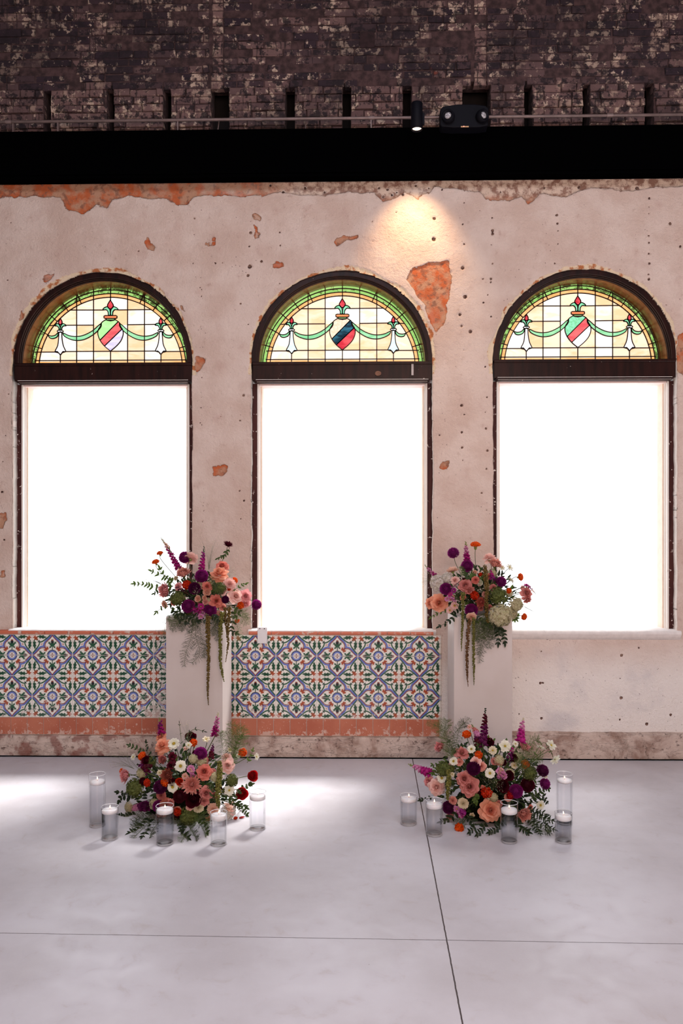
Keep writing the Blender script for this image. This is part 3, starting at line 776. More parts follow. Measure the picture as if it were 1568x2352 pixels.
    # torches
    for fl in (lambda p: p, mir):
        piece('torch', fl([(451, 437), (467, 437), (470, 475), (478, 520), (493, 556), (476, 558), (460, 577), (442, 558), (427, 556), (443, 520), (449, 475)]), torch_mat)
        piece('torch_flame', fl([(460, 350), (470, 370), (468, 384), (460, 389), (451, 384), (450, 370)]), G_DRED)
        piece('torch_leaf', fl([(459, 424), (458, 402), (446, 384), (428, 388), (425, 396), (440, 398), (450, 410), (452, 424)]), G_TEAL)
        piece('torch_leaf', fl([(460, 424), (461, 402), (473, 384), (490, 388), (494, 396), (479, 398), (469, 410), (467, 424)]), G_TEAL)
        piece('torch_ring', fl([(440, 430), (446, 424), (472, 424), (478, 430), (472, 437), (446, 437)]), G_WHITE, smooth=False)
    # centre finial and shield
    piece('finial_flame', [(774, 238), (786, 256), (793, 272), (786, 288), (775, 293), (763, 288), (756, 272), (763, 256)], G_DRED)
    lf = [(774, 332), (772, 300), (756, 280), (736, 286), (728, 298), (748, 298), (760, 312), (763, 332)]
    piece('finial_leaf', lf, G_TEAL); piece('finial_leaf', mir(lf), G_TEAL)
    piece('finial_cup', [(744, 353), (806, 353), (796, 364), (775, 368), (754, 364)], G_LGREEN, smooth=False)
    piece('finial_collar', [(734, 338), (742, 334), (808, 334), (816, 338), (816, 348), (808, 353), (742, 353), (734, 348)], G_ORNG, smooth=False)
    lft = cr([(742, 362), (720, 378), (712, 400), (698, 425), (697, 455), (712, 492), (738, 525), (775, 556)], 5)
    rgt = cr([(808, 362), (830, 378), (838, 400), (852, 425), (854, 455), (840, 492), (812, 525), (775, 556)], 5)
    # split by the diagonal band
    def side(p): return (p[1] - 486) * (822 - 711) - (p[0] - 711) * (374 - 486)   # below/right of the upper edge is positive
    def side2(p): return (p[1] - 520) * (852 - 742) - (p[0] - 742) * (415 - 520)
    outl = [(742, 362)] + [(808, 362)] + rgt[1:] + lft[::-1][1:]
    piece('shield_top', clip(outl, side, -1), shield_cols[0], smooth=False)
    piece('shield_band', clip(clip(outl, side, 1), side2, -1), shield_cols[1], smooth=False)
    piece('shield_base', clip(outl, side2, 1), shield_cols[2], smooth=False)
    lead.build('lead_came', M_LEAD, g)
    # transom rail
    mb = MB(); mb.box(cx - .672, cx + .672, .018, .20, 2.815 + dz, 2.954 + dz); mb.box(cx - .672, cx + .672, .010, .06, 2.930 + dz, 2.950 + dz)
    mb.box(cx - .655, cx + .655, .012, .08, 2.805 + dz, 2.818 + dz); mb.box(cx - .645, cx + .645, .026, .20, 2.796 + dz, 2.806 + dz)
    tr = mb.build('transom', M_DWOOD, root); bevel(tr, .003)
    mb = MB(); mb.box(cx - .645, cx + .645, .0105, .014, 2.8175 + dz, 2.8205 + dz); mb.box(cx - .64, cx + .64, .024, .028, 2.803 + dz, 2.8055 + dz)
    mb.build('paint_line', M_WPAINT, tr)
    # stiles, stops, jambs
    for s in (-1, 1):
        def bx(mb_, a, b_, *r): mb_.box(min(cx + s * a, cx + s * b_), max(cx + s * a, cx + s * b_), *r)
        mb = MB(); bx(mb, .640, .690, .080, .26, ZB - .01, 2.80 + dz)
        o = mb.build('stile', M_BSTILE, root)
        mb = MB(); bx(mb, .628, .642, .070, .26, ZB - .01, 2.80 + dz); bx(mb, .620, .630, .100, .26, ZB - .01, 2.80 + dz)
        o = mb.build('stop', M_WPAINT, root); bevel(o, .003)
        mb = MB(); bx(mb, .610, .624, .118, .26, ZB - .01, 2.80 + dz); mb.build('jamb', M_CREAM, root)
    mb = MB(); mb.box(cx - .625, cx + .625, .075, .26, 2.785 + dz, 2.80 + dz); mb.build('head', M_PINK, root)
    mb = MB(); mb.add([(cx - .63, .222, ZB - .02), (cx + .63, .222, ZB - .02), (cx + .63, .222, 2.80 + dz), (cx - .63, .222, 2.80 + dz)], [(0, 1, 2, 3)]); mb.build('frosted_pane', M_PANE[k], root)
    # sill
    x0, x1 = cx - .70, cx + .70
    mb = MB(); prof = [(-.020, .930), (-.026, .938), (-.022, .945), (-.010, .949), (.10, .951), (.26, .953), (.26, .90), (.0, .90)]
    if k == 2: prof = [(-.006, .905), (-.020, .918), (-.024, .932), (-.016, .944), (.0, .950), (.10, .953), (.26, .955), (.26, .88), (.0, .88)]
    n = 60; vs = []; kk = len(prof); fs = []
    for i in range(n + 1):
        x = x0 + (x1 - x0) * i / n
        for q, (y, z) in enumerate(prof):
            w_ = 0.004 if (k == 2 and q < 5) else .0012
            vs.append((x, y + R.uniform(-w_, w_) * .6, z + R.uniform(-w_, w_) * .5))
    for i in range(n):
        for q in range(kk): fs.append((i * kk + q, (i + 1) * kk + q, (i + 1) * kk + (q + 1) % kk, i * kk + (q + 1) % kk))
    mb.add(vs, fs); mb.build('sill', M_SILL, root, smooth=True, recalc=True)
    return root
w1 = make_window(0, WX[0], 0, 'left arched window, shield in pale green, red and lavender glass', (G_LGREEN, G_RED, G_LAV), G_WHITE)
w2 = make_window(1, WX[1], 0, 'middle arched window, shield in peach, deep blue and red glass', (G_PSPK, G_BLUE, G_DRED), G_ICE)
w3 = make_window(2, WX[2], .010, 'right arched window, shield in teal green, red and white glass', (G_TEAL, G_RED, G_WHITE), G_WHITE)
# knot hole and strip of tape on the middle transom
q = P(947, 849, .0); mb = MB(); mb.box(q.x - .008, q.x + .008, .004, .012, q.z - .040, q.z + .043); mb.build('tape_strip', simple('grey_tape', srgb(176, 166, 164), .5), w2)
q = P(868, 857, .0); mb = MB(); mb.prism([(q.x + .024 * math.cos(a), q.z + .018 * math.sin(a)) for a in np.linspace(0, 2 * PI, 16)[:-1]], .008, .013); mb.build('scar', simple('bare_wood', srgb(120, 84, 66), .8, var=.3, scale=60), w2, recalc=True)

# ================================================================ fixtures high on the wall
M_PIPE = simple('galvanised_pipe', srgb(132, 112, 108), .45, .3, var=.15, scale=12)
zp = P(784, 272, -.07).z
root = empty('conduit_pipe', (0, -.07, zp)); tag(root, 'thin grey metal conduit running along the foot of the sooty brickwork', 'pipe')
mb = MB(); mb.tube([(-3.95, -.07, zp), (-1, -.07, zp + .001), (1, -.07, zp - .001), (3.8, -.07, zp)], .0115, 10); mb.build('tube', M_PIPE, root, smooth=True)
for px in (594, 20, 1400, 853): 
    x = P(px, 272, -.07).x; mb = MB(); mb.tube([(x - .022, -.07, zp), (x + .022, -.07, zp)], .0155, 12); mb.build('coupling', M_PIPE, root)
for px in (30, 133, 408, 852):
    x = P(px, 272, -.07).x; mb = MB(); mb.box(x - .004, x + .004, -.074, -.05, zt - .005, zp + .012); mb.build('bracket', M_PIPE, root)
# loose cables behind the pipe
for (px, a, lab) in ((500, .03, 'pale loose wire bent down behind the pipe at the wide pocket'), (702, -.01, 'short white wire hanging below the pipe')):
    q = P(px, 285, -.03); mb = MB(); mb.tube([(q.x + a, -.01, q.z + .05), (q.x + a * .3, -.03, q.z + .02), (q.x, -.04, zt + .002)], .004, 6); o = mb.build('loose_wire', M_PIPE); tag(o, lab, 'wire')
M_FIX = simple('black_fixture', (.0030, .0028, .006), .6, var=0); M_FIX.node_tree.nodes['Principled BSDF'].inputs['Specular IOR Level'].default_value = .15
M_LAMPGLOW = NT('lamp_glow'); M_LAMPGLOW.b.inputs['Emission Color'].default_value = (1, .72, .5, 1); M_LAMPGLOW.b.inputs['Emission Strength'].default_value = 3.0; M_LAMPGLOW = M_LAMPGLOW.mat
YS = -.40
q0, q1 = P(957, 237, YS), P(957, 297, YS)
root = empty('spotlight', (q0.x, YS, q1.z)); tag(root, 'black cylindrical spotlight shining down the wall beside the twin-lamp emergency light', 'lamp')
rr = .0405
mb = MB(); mb.lathe([(0, q0.z), (rr * .92, q0.z), (rr, q0.z - .006), (rr, q1.z), (rr * .9, q1.z - .004), (rr * .82, q1.z), (rr * .8, q1.z + .02), (0, q1.z + .022)], 40, (q0.x, YS, 0)); mb.build('lamp_body', M_FIX, root, smooth=True)
mb = MB(); mb.lathe([(0, q1.z + .008), (rr * .78, q1.z + .008), (rr * .78, q1.z + .012), (0, q1.z + .012)], 30, (q0.x, YS, 0)); mb.build('lens', M_LAMPGLOW, root)
mb = MB(); mb.box(q0.x + rr * .9, q0.x + rr + .012, YS - .012, YS + .012, q1.z + .03, q1.z + .11); mb.box(q0.x - .010, q0.x + .010, YS + rr * .8, .05, q0.z - .05, q0.z - .03); mb.build('mounting_arm', M_FIX, root)
light('spotlight_beam', 'SPOT', (q0.x, YS, q1.z - .01), (P(952, 640).x, 0.06, P(952, 640).z), 60, (1.0, .66, .36), spot_size=math.radians(66), spot_blend=1.0, shadow_soft_size=.03)
# emergency light
YE = -.205
q = P(1067, 292, YE); zt_e = P(1067, 239, YE).z; x0, x1 = P(1011, 265, YE).x, P(1122, 265, YE).x
root = empty('emergency_light', (q.x, YE, q.z)); tag(root, 'black twin-lamp emergency light box sitting on the black beam', 'emergency light')
h = zt_e - q.z; w = x1 - x0
prof = [(x0, q.z + .12 * h), (x0 + .01, q.z + .04 * h), (x0 + .12 * w, q.z + .03 * h), (x0 + .25 * w, q.z), (x1 - .2 * w, q.z), (x1 - .004, q.z + .06 * h), (x1, q.z + .8 * h), (x1 - .06 * w, q.z + .93 * h), (x1 - .3 * w, q.z + h), (x0 + .35 * w, q.z + h), (x0 + .06 * w, q.z + .92 * h), (x0, q.z + .8 * h)]
mb = MB(); mb.prism([(a, b_) for a, b_ in prof], YE, YE + .10); o = mb.build('housing', M_FIX, root, recalc=True); bevel(o, .006)
M_LENS = NT('clear_lens'); M_LENS.color(M_LENS.mix(M_LENS.ramp(M_LENS.noise(260, 2), .42, .56), srgb(70, 66, 70), srgb(236, 232, 236))); M_LENS.b.inputs['Roughness'].default_value = .15; M_LENS = M_LENS.mat
for px, py, yaw in ((1029, 267, -.35), (1108, 266, .55)):
    c = P(px, py, YE - .02)
    Mx = Matrix.Translation(c) @ Matrix.Rotation(yaw, 4, 'Z') @ Matrix.Rotation(math.radians(90), 4, 'X')
    mb = MB(); mb.lathe([(0, -.03), (.040, -.03), (.046, -.01), (.042, .020), (.034, .022), (.030, .010), (0, .010)], 32); o = mb.build('lamp_head', M_FIX, root, smooth=True, M=Mx)
    mb = MB(); mb.lathe([(0, .019), (.018, .017), (.026, .010), (0, .008)], 28); mb.build('lens', M_LENS, o, smooth=True, M=Mx)
c = P(1067, 291, YE - .002); mb = MB(); mb.box(c.x - .028, c.x + .028, YE - .004, YE, c.z - .004, c.z + .004)
mm = NT('indicator'); mm.color(srgb(214, 168, 120)); mb.build('indicator_strip', mm.mat, root)
mm = NT('indicator_red'); mm.b.inputs['Emission Color'].default_value = (1, .1, .05, 1); mm.b.inputs['Emission Strength'].default_value = 1.5
mb = MB(); mb.box(c.x - .010, c.x - .004, YE - .006, YE - .003, c.z - .001, c.z + .004); mb.build('indicator_lamp', mm.mat, root)
# small white box on the tiled wall
a, b_ = P(591, 1478, -.05), P(613, 1441, -.05)
root = empty('wall_box', (a.x, -.03, a.z)); tag(root, 'small white plastic box with two dark screws fixed at the top of the tiles', 'wall box')
M_WPL = simple('white_plastic', srgb(226, 224, 226), .4, var=.02)
mb = MB(); mb.box(a.x, b_.x, -.05, -.012, a.z, b_.z); o = mb.build('cover', M_WPL, root); bevel(o, .003, 3)
for t_ in (.25, .72):
    x = a.x + (b_.x - a.x) * t_; mb = MB(); mb.lathe([(0, 0), (.0042, 0), (.0035, .002), (0, .0022)], 14)
    mb.build('screw', simple('dark_screw', (.02, .02, .02), .4, .5, var=0), root, M=Matrix.Translation((x, -.050, b_.z - .010)) @ Matrix.Rotation(PI / 2, 4, 'X'))

# ================================================================ pedestals
M_PED = NT('white_laminate'); m = M_PED
m.color(m.mix(m.ramp(m.noise(2.5, 4), .3, .7), srgb(198, 184, 178), srgb(206, 194, 189))); m.b.inputs['Roughness'].default_value = .42; M_PED = m.mat
PY0, PY1 = -.632, -.254
def pedestal(xl_, xr_, label):
    a, b_ = P(xl_, 1416, PY0), P(xr_, 1416, PY0)
    mb = MB(); mb.box(a.x, b_.x, PY0, PY1, 0, a.z); o = mb.build('pedestal', M_PED); bevel(o, .0025, 2)
    tag(o, label, 'pedestal', None); return (a.x + b_.x) / 2, a.z
PAX, PZ = pedestal(381, 511, 'tall white square pedestal standing in front of the painted tiles')
PBX, _ = pedestal(1042, 1176, 'tall white square pedestal standing in front of the bare plaster')
# ================================================================ candles in glass cylinders
def glass_shader():
    m = NT('clear_glass'); t = m.t
    gl = m.n('BsdfGlass', Roughness=0.0, IOR=1.45); gl.inputs['Color'].default_value = (.97, .98, .99, 1)
    tr = m.n('BsdfTransparent'); tr.inputs['Color'].default_value = (.985, .985, .99, 1)
    gs = m.n('BsdfGlossy', Roughness=.02); gs.inputs['Color'].default_value = (1, 1, 1, 1)
    fr = m.n('LayerWeight', Blend=.35)
    mx = t.nodes.new('ShaderNodeMixShader'); t.links.new(m.ramp(fr.outputs['Facing'],   .50, .95, .008, .80), mx.inputs[0])
    t.links.new(tr.outputs[0], mx.inputs[1]); t.links.new(gs.outputs[0], mx.inputs[2]); t.links.new(mx.outputs[0], m.out.inputs[0])
    return m.mat
M_GLASS = glass_shader()
def water_shader():
    m = NT('water'); t = m.t
    rf = m.n('BsdfRefraction', Roughness=0.0, IOR=1.30); rf.inputs['Color'].default_value = (.98, .985, .99, 1)
    tr = m.n('BsdfTransparent'); tr.inputs['Color'].default_value = (.985, .985, .99, 1)
    gs = m.n('BsdfGlossy', Roughness=.02)
    mx = t.nodes.new('ShaderNodeMixShader'); mx.inputs[0].default_value = .20
    t.links.new(tr.outputs[0], mx.inputs[1]); t.links.new(rf.outputs[0], mx.inputs[2])
    m2 = t.nodes.new('ShaderNodeMixShader'); fr = m.n('LayerWeight', Blend=.35); t.links.new(m.ramp(fr.outputs['Facing'], .75, 1.0, .004, .6), m2.inputs[0])
    t.links.new(mx.outputs[0], m2.inputs[1]); t.links.new(gs.outputs[0], m2.inputs[2]); t.links.new(m2.outputs[0], m.out.inputs[0])
    return m.mat
M_WATER = water_shader()
M_GBASE = NT('glass_base'); _m = M_GBASE; _m.color((.90, .91, .94, 1)); _m.b.inputs['Roughness'].default_value = .12
_t = _m.n('BsdfTransparent'); _x = _m.t.nodes.new('ShaderNodeMixShader'); _x.inputs[0].default_value = .28
_m.t.links.new(_t.outputs[0], _x.inputs[1]); _m.t.links.new(_m.b.outputs[0], _x.inputs[2]); _m.t.links.new(_x.outputs[0], _m.out.inputs[0]); M_GBASE = _m.mat
M_WAX = NT('white_wax'); M_WAX.color(srgb(240, 238, 240)); M_WAX.b.inputs['Roughness'].default_value = .4; M_WAX.b.inputs['Subsurface Weight'].default_value = .35; M_WAX.b.inputs['Subsurface Radius'].default_value = (.02, .015, .012); M_WAX.b.inputs['Subsurface Scale'].default_value = 1; M_WAX = M_WAX.mat
M_WICK = simple('wick', (.03, .02, .015), .9, var=0)
M_FLAME = NT('flame'); M_FLAME.b.inputs['Base Color'].default_value = (0, 0, 0, 1)
M_FLAME.set(M_FLAME.b, 'Emission Color', M_FLAME.mix(M_FLAME.attr('t'), (1, .32, .12, 1), (1, .85, .62, 1))); M_FLAME.b.inputs['Emission Strength'].default_value = 4; M_FLAME = M_FLAME.mat

# rim centre (x,y), base front bottom y, diameter in px, candle top centre y, candle bottom front y
def jar(x0, x1, y_rim, y_base, y_ctop, y_cbot, label, clabel, group, flame_dx=0):
    cx = (x0 + x1) / 2; wpx = x1 - x0
    yc = y_base - .19 * wpx
    c = PF(cx, yc); D = c.y + CD; s = F / D
    r = wpx / 2 / s; hgt = (yc - y_rim) / s
    c = PF(cx, yc); hgt = CH + (HY - y_rim) / s
    zt_ = CH + (HY - y_ctop) / s; zb_ = CH + (HY - (y_cbot - .18 * wpx)) / s
    root = empty('glass_cylinder_vase', (c.x, c.y, 0)); tag(root, label, 'vase', group)
    w = .0028; n = 48
    mb = MB(); mb.lathe([(0, .001), (r - .004, .001), (r - .001, .003), (r, .008), (r, hgt - .002), (r - w / 2, hgt), (r - w, hgt - .002), (r - w, .016), (r - w - .004, .012), (0, .012)], n, (c.x, c.y, 0))
    o = mb.build('glass', M_GLASS, root, smooth=True)
    mb = MB(); mb.lathe([(r - w * 1.2, hgt - .0012), (r - w * .5, hgt + .0008), (r + .0002, hgt - .0012), (r - w * .5, hgt - .003)], n, (c.x, c.y, 0), closed=True)
    mb.build('rim', M_RIM, root, smooth=True)
    mb = MB(); mb.lathe([(0, .0015), (r - .006, .0015), (r - .0035, .004), (r - .003, .011), (0, .013)], n, (c.x, c.y, 0)); mb.build('glass_base', M_GBASE, root, smooth=True)
    wl = (zt_ + zb_) / 2 - .001
    mb = MB(); mb.lathe([(r - w - .0006, .0135), (r - w - .0004, .018), (r - w - .0004, wl), (0, wl)], n, (c.x, c.y, 0)); mb.build('water', M_WATER, root, smooth=False)
    k = empty('floating_candle', (c.x, c.y, zb_)); tag(k, clabel, 'candle', 'floating white candles')
    rc = r - w - .0015
    mb = MB(); mb.lathe([(0, zb_ - .001), (rc * .80, zb_), (rc * .95, zb_ + .003), (rc, zb_ + .007), (rc, zt_ - .005), (rc * .985, zt_ - .002), (rc * .94, zt_ + .0005), (rc * .5, zt_ + .002), (0, zt_ + .0015)], n, (c.x, c.y, 0))
    mb.build('wax', M_WAX, k, smooth=True)
    mb = MB(); mb.tube([(c.x, c.y, zt_), (c.x + .001, c.y, zt_ + .006), (c.x + .002, c.y, zt_ + .009)], .0009, 6); mb.build('wick', M_WICK, k)
    fh = .018; mb = MB(); prof = [(0, 0), (.0022, .002), (.0034, .005), (.0030, .009), (.0014, .014), (0, fh)]
    mb.lathe([(a, b_) for a, b_ in prof], 14, (0, 0, 0)); mb.t = [min(1, max(0, v[2] / fh * 1.4)) for v in mb.v]
    mb.v = [(v[0] + flame_dx * (v[2] / fh) ** 2, v[1], v[2]) for v in mb.v]
    mb.build('flame', M_FLAME, k, smooth=True, M=Matrix.Translation((c.x + .001, c.y, zt_ + .006)))
M_RIM = NT('glass_rim'); M_RIM.color((.9, .9, .92, 1)); M_RIM.b.inputs['Roughness'].default_value = .08; M_RIM.b.inputs['Alpha'].default_value = .55; M_RIM.b.inputs['Specular IOR Level'].default_value = .9; M_RIM = M_RIM.mat
GV = 'cylinder vases with floating candles'
JL = [ # x0, x1, rim centre y, base front y, candle top y, candle bottom front y
 (204.4, 242.3, 1781, 1904, 1797, 1811.5, 'tallest glass cylinder at the left end of the left flower mound', 'lit white candle floating in the tall cylinder left of the left mound'),
 (232.3, 271.6, 1856, 1934, 1863, 1878.5, 'short glass cylinder overlapping the tall one at the left end', 'lit white candle floating in the short cylinder at the far left'),
 (357.5, 399.3, 1853, 1946, 1861, 1878, 'glass cylinder standing before the dark middle of the left flower mound', 'lit white candle floating before the middle of the left mound'),
 (482.2, 521.8, 1867, 1947, 1873, 1892, 'short glass cylinder before the cream blooms at the right of the left mound', 'lit white candle floating before the cream blooms of the left mound'),
 (571.7, 611.3, 1819, 1911, 1828, 1845, 'glass cylinder beside the red blooms, right end of the left group', 'lit white candle floating beside the two red blooms'),
 (918.5, 958.1, 1825, 1900, 1831, 1847, 'short glass cylinder farthest left of the right group, left of the floor joint', 'lit white candle floating in the cylinder left of the floor joint'),
 (977, 1016.7, 1835, 1925, 1844, 1861, 'glass cylinder standing on the floor joint before the pale rose', 'lit white candle floating in the cylinder on the floor joint'),
 (1148.7, 1188.7, 1840, 1941, 1855, 1872, 'glass cylinder before the open peach rose of the right mound', 'lit white candle floating before the open peach rose'),
 (1273.7, 1313.3, 1861, 1941, 1869, 1886, 'short glass cylinder in front of the tall one at the right end', 'lit white candle floating in the short cylinder at the far right'),
 (1277.4, 1314.5, 1773, 1898, 1787, 1800, 'tallest glass cylinder at the right end behind the short one', 'lit white candle floating in the tall cylinder right of the right mound')]
for i, r_ in enumerate(JL):
    jar(r_[0], r_[1], r_[2], r_[3], r_[4], r_[5], r_[6], r_[7], GV, (-.003, .002, 0, .001, .001, 0, .0, -.001, -.003, -.003)[i])
# ================================================================ flowers
def petal_mat(name, tip, base, trans=.35, rough=.6):
    """thin petal: pigment runs from base to tip, some light comes through"""
    m = NT(name); t = m.t; c = m.mix(m.attr('t'), base, tip)
    c = m.mix(m.ramp(m.noise(70, 3), .35, .65, 0, .25), c, tuple(x * .72 for x in tip[:3]) + (1,))
    m.color(c); m.b.inputs['Roughness'].default_value = rough; m.b.inputs['Specular IOR Level'].default_value = .25
    tl = m.n('BsdfTranslucent'); m.set(tl, 'Color', c)
    mx = t.nodes.new('ShaderNodeMixShader'); mx.inputs[0].default_value = trans
    t.links.new(m.b.outputs[0], mx.inputs[1]); t.links.new(tl.outputs[0], mx.inputs[2]); t.links.new(mx.outputs[0], m.out.inputs[0])
    return m.mat
C = {
 'purple': petal_mat('purple_petal', srgb(164, 40, 134), srgb(78, 8, 66)), 'dpurple': petal_mat('plum_petal', srgb(108, 20, 84), srgb(44, 4, 36)),
 'maroon': petal_mat('maroon_petal', srgb(92, 8, 34), srgb(34, 2, 12)), 'orange': petal_mat('orange_petal', srgb(248, 104, 22), srgb(206, 50, 6)),
 'redorange': petal_mat('red_orange_petal', srgb(226, 58, 20), srgb(150, 20, 6)), 'red': petal_mat('red_petal', srgb(198, 20, 28), srgb(110, 6, 10)),
 'peach': petal_mat('peach_petal', srgb(240, 170, 140), srgb(226, 128, 98)), 'salmon': petal_mat('salmon_petal', srgb(226, 134, 118), srgb(186, 76, 66)),
 'dusty': petal_mat('dusty_rose_petal', srgb(214, 138, 130), srgb(172, 84, 84)), 'pink': petal_mat('pink_petal', srgb(238, 172, 172), srgb(214, 116, 122)),
 'palepink': petal_mat('pale_pink_petal', srgb(246, 206, 196), srgb(232, 166, 156)), 'mum': petal_mat('mum_petal', srgb(240, 178, 162), srgb(206, 112, 104)),
 'blush': petal_mat('blush_petal', srgb(246, 212, 192), srgb(232, 172, 146)), 'white': petal_mat('white_petal', srgb(244, 240, 228), srgb(222, 218, 180)),
 'cream': petal_mat('cream_petal', srgb(236, 222, 196), srgb(200, 186, 140)), 'magenta': petal_mat('magenta_petal', srgb(196, 40, 140), srgb(128, 14, 90)),
 'lilac': petal_mat('lilac_petal', srgb(222, 150, 190), srgb(170, 60, 130)), 'hydwhite': petal_mat('hydrangea_white', srgb(236, 226, 224), srgb(206, 198, 176)),
 'hydcream': petal_mat('hydrangea_cream', srgb(220, 206, 176), srgb(180, 178, 130)), 'hydgreen': petal_mat('hydrangea_green', srgb(126, 134, 70), srgb(54, 66, 28)),
 'brown': petal_mat('bronze_petal', srgb(196, 112, 92), srgb(130, 60, 50)),
}
G_ = {
 'leaf': petal_mat('leaf_green', srgb(92, 116, 48), srgb(58, 82, 32), .35, .45), 'dark': petal_mat('leaf_dark', srgb(38, 52, 26), srgb(20, 32, 16), .2, .4),
 'mid': petal_mat('leaf_mid', srgb(60, 80, 36), srgb(38, 56, 24), .3, .45), 'fern': petal_mat('fern_green', srgb(112, 136, 60), srgb(74, 96, 40), .35, .6),
 'dfern': petal_mat('fern_dark', srgb(62, 76, 42), srgb(38, 50, 28), .25, .6), 'stem': simple('stem_green', srgb(84, 92, 50), .6), 'dstem': simple('stem_dark', srgb(46, 40, 30), .7),
 'amar': petal_mat('amaranth_olive', srgb(138, 112, 58), srgb(86, 66, 32), .15, .8), 'amarg': petal_mat('amaranth_green', srgb(140, 134, 66), srgb(88, 88, 38), .15, .8), 'amarb': petal_mat('amaranth_brown', srgb(136, 96, 58), srgb(84, 54, 32), .15, .8),
 'yellow': simple('yellow_centre', srgb(196, 170, 60), .8, var=.2, scale=200), 'bud': simple('bud_green', srgb(120, 128, 58), .7), 'dcentre': simple('dark_centre', srgb(50, 30, 24), .8),
 'wisp': petal_mat('wisp_cream', srgb(236, 226, 204), srgb(214, 200, 160), .4, .7)}
def cyl_petal(mb, az, r0, L, e0, e1, phi, z0=0, nt=6, ns=6, edge=.3, t0=0, t1=1, ruf=0, rnd=random):
    ts = np.linspace(0, 1, 24); el = e0 + (e1 - e0) * ts ** 1.3
    Rr = r0 + np.concatenate([[0], np.cumsum(np.cos(el[:-1]) * L / 23)]); Zz = z0 + np.concatenate([[0], np.cumsum(np.sin(el[:-1]) * L / 23)])
    vs = []; tt = []; ph0 = rnd.uniform(0, 6)
    for i in range(nt + 1):
        t = i / nt; wf = (.42 + .58 * math.sin(PI * min(1, .1 + t * .72)))
        for j in range(ns + 1):
            s = -1 + 2 * j / ns; te = t * (1 - edge * abs(s) ** 2.4)
            R_ = np.interp(te, ts, Rr); Z_ = np.interp(te, ts, Zz)
            w = ruf * t * math.sin(s * 5 + ph0)
            a = az + s * phi * wf
            vs.append(((R_ + w) * math.cos(a), (R_ + w) * math.sin(a), Z_ + w * .5)); tt.append(t0 + (t1 - t0) * t)
    fs = [(i * (ns + 1) + j, i * (ns + 1) + j + 1, (i + 1) * (ns + 1) + j + 1, (i + 1) * (ns + 1) + j) for i in range(nt) for j in range(ns)]
    mb.add(vs, fs, tt)
def strap(mb, p, d, up, L, w, curl=.4, cup=.3, nt=4, ns=2, t0=0, t1=1, point=.3, m=0):
    """narrow petal or leaf from p along d, bending towards up"""
    d = Vector(d).normalized(); u = Vector(up); u = (u - d * u.dot(d)); u = u.normalized() if u.length > 1e-6 else d.orthogonal().normalized(); b_ = d.cross(u)
    vs = []; tt = []; pos = Vector(p)
    for i in range(nt + 1):
        t = i / nt; a = curl * t * t
        if i: pos = pos + (d * math.cos(a) + u * math.sin(a)) * (L / nt)
        nrm = u * math.cos(a) - d * math.sin(a)
        wf = math.sin(PI * (.12 + .88 * t) ** (1 - point * .4)) ** .7 if t < 1 else .12
        wf = max(wf, .25 if i == 0 else .08)
        for j in range(ns + 1):
            s = -1 + 2 * j / ns
            vs.append(pos + b_ * (s * w / 2 * wf) + nrm * (cup * w * s * s * wf * .5)); tt.append(t0 + (t1 - t0) * t)
    fs = [(i * (ns + 1) + j, i * (ns + 1) + j + 1, (i + 1) * (ns + 1) + j + 1, (i + 1) * (ns + 1) + j) for i in range(nt) for j in range(ns)]
    mb.add(vs, fs, tt, m)
def fib(n, zmin=-1):
    out = []
    for i in range(n):
        z = 1 - (1 - zmin) * (i + .5) / n; r = math.sqrt(max(0, 1 - z * z)); a = i * 2.399963
        out.append(Vector((r * math.cos(a), r * math.sin(a), z)))
    return out
def calyx(mb, r, z, m=1):
    mb.lathe([(r * .15, z - r * 1.2), (r * .8, z - r * .6), (r, z)], 10, (0, 0, 0), m)
# every bloom is built at radius one, facing +Z
def b_rose(rnd, n=30, opened=.6, pointy=0):
    mb = MB()
    for i in range(n):
        f = i / (n - 1); az = i * 2.4 + rnd.uniform(-.25, .25)
        if f < .30:                                   # tight spiral heart
            g = f / .30; e0, e1 = math.radians(86 - 8 * g), math.radians(104 - 6 * g); L = .62 - .04 * g; phi = 1.35; r0 = .02 + .10 * g; z0 = .0; rf = .01
        elif f < .62:                                 # cupped middle
            g = (f - .30) / .32; e0, e1 = math.radians(74 - 14 * g), math.radians(92 - (30 + 40 * opened) * g); L = .62 + .08 * g; phi = 1.05; r0 = .12 + .05 * g; z0 = -.06 - .08 * g; rf = .025
        else:                                         # falling outer petals
            g = (f - .62) / .38; e0, e1 = math.radians(58 - (26 + 26 * opened) * g), math.radians(30 - (70 + 40 * opened) * g); L = .74 + .16 * g; phi = .85; r0 = .15; z0 = -.16 - .14 * g; rf = .06
        cyl_petal(mb, az, r0, L * rnd.uniform(.90, 1.08), e0 + rnd.uniform(-.06, .06), e1 + rnd.uniform(-.22, .22), phi, z0, 8, 10, .20 + .10 * pointy, .30, 1.0, rf, rnd)
    s = 1.0 / max(math.hypot(v[0], v[1]) for v in mb.v); zc = np.mean([v[2] for v in mb.v])
    mb.v = [(v[0] * s, v[1] * s, (v[2] - zc) * s) for v in mb.v]
    calyx(mb, .2, -.5); return mb
def b_ranun(rnd, n=34):
    mb = MB()
    for i in range(n):
        f = i / (n - 1); az = i * 2.4 + rnd.uniform(-.2, .2)
        cyl_petal(mb, az, .04 + .30 * f, .55 + .45 * f, math.radians(80 - 60 * f), math.radians(130 - 40 * f), 1.3 - .5 * f, .1 - .45 * f, 5, 5, .2, .1, .4 + .6 * f, .01, rnd)
    s = 1.0 / max(math.hypot(v[0], v[1]) for v in mb.v); mb.v = [(v[0] * s, v[1] * s, (v[2] - .1) * s) for v in mb.v]; calyx(mb, .25, -.4); return mb
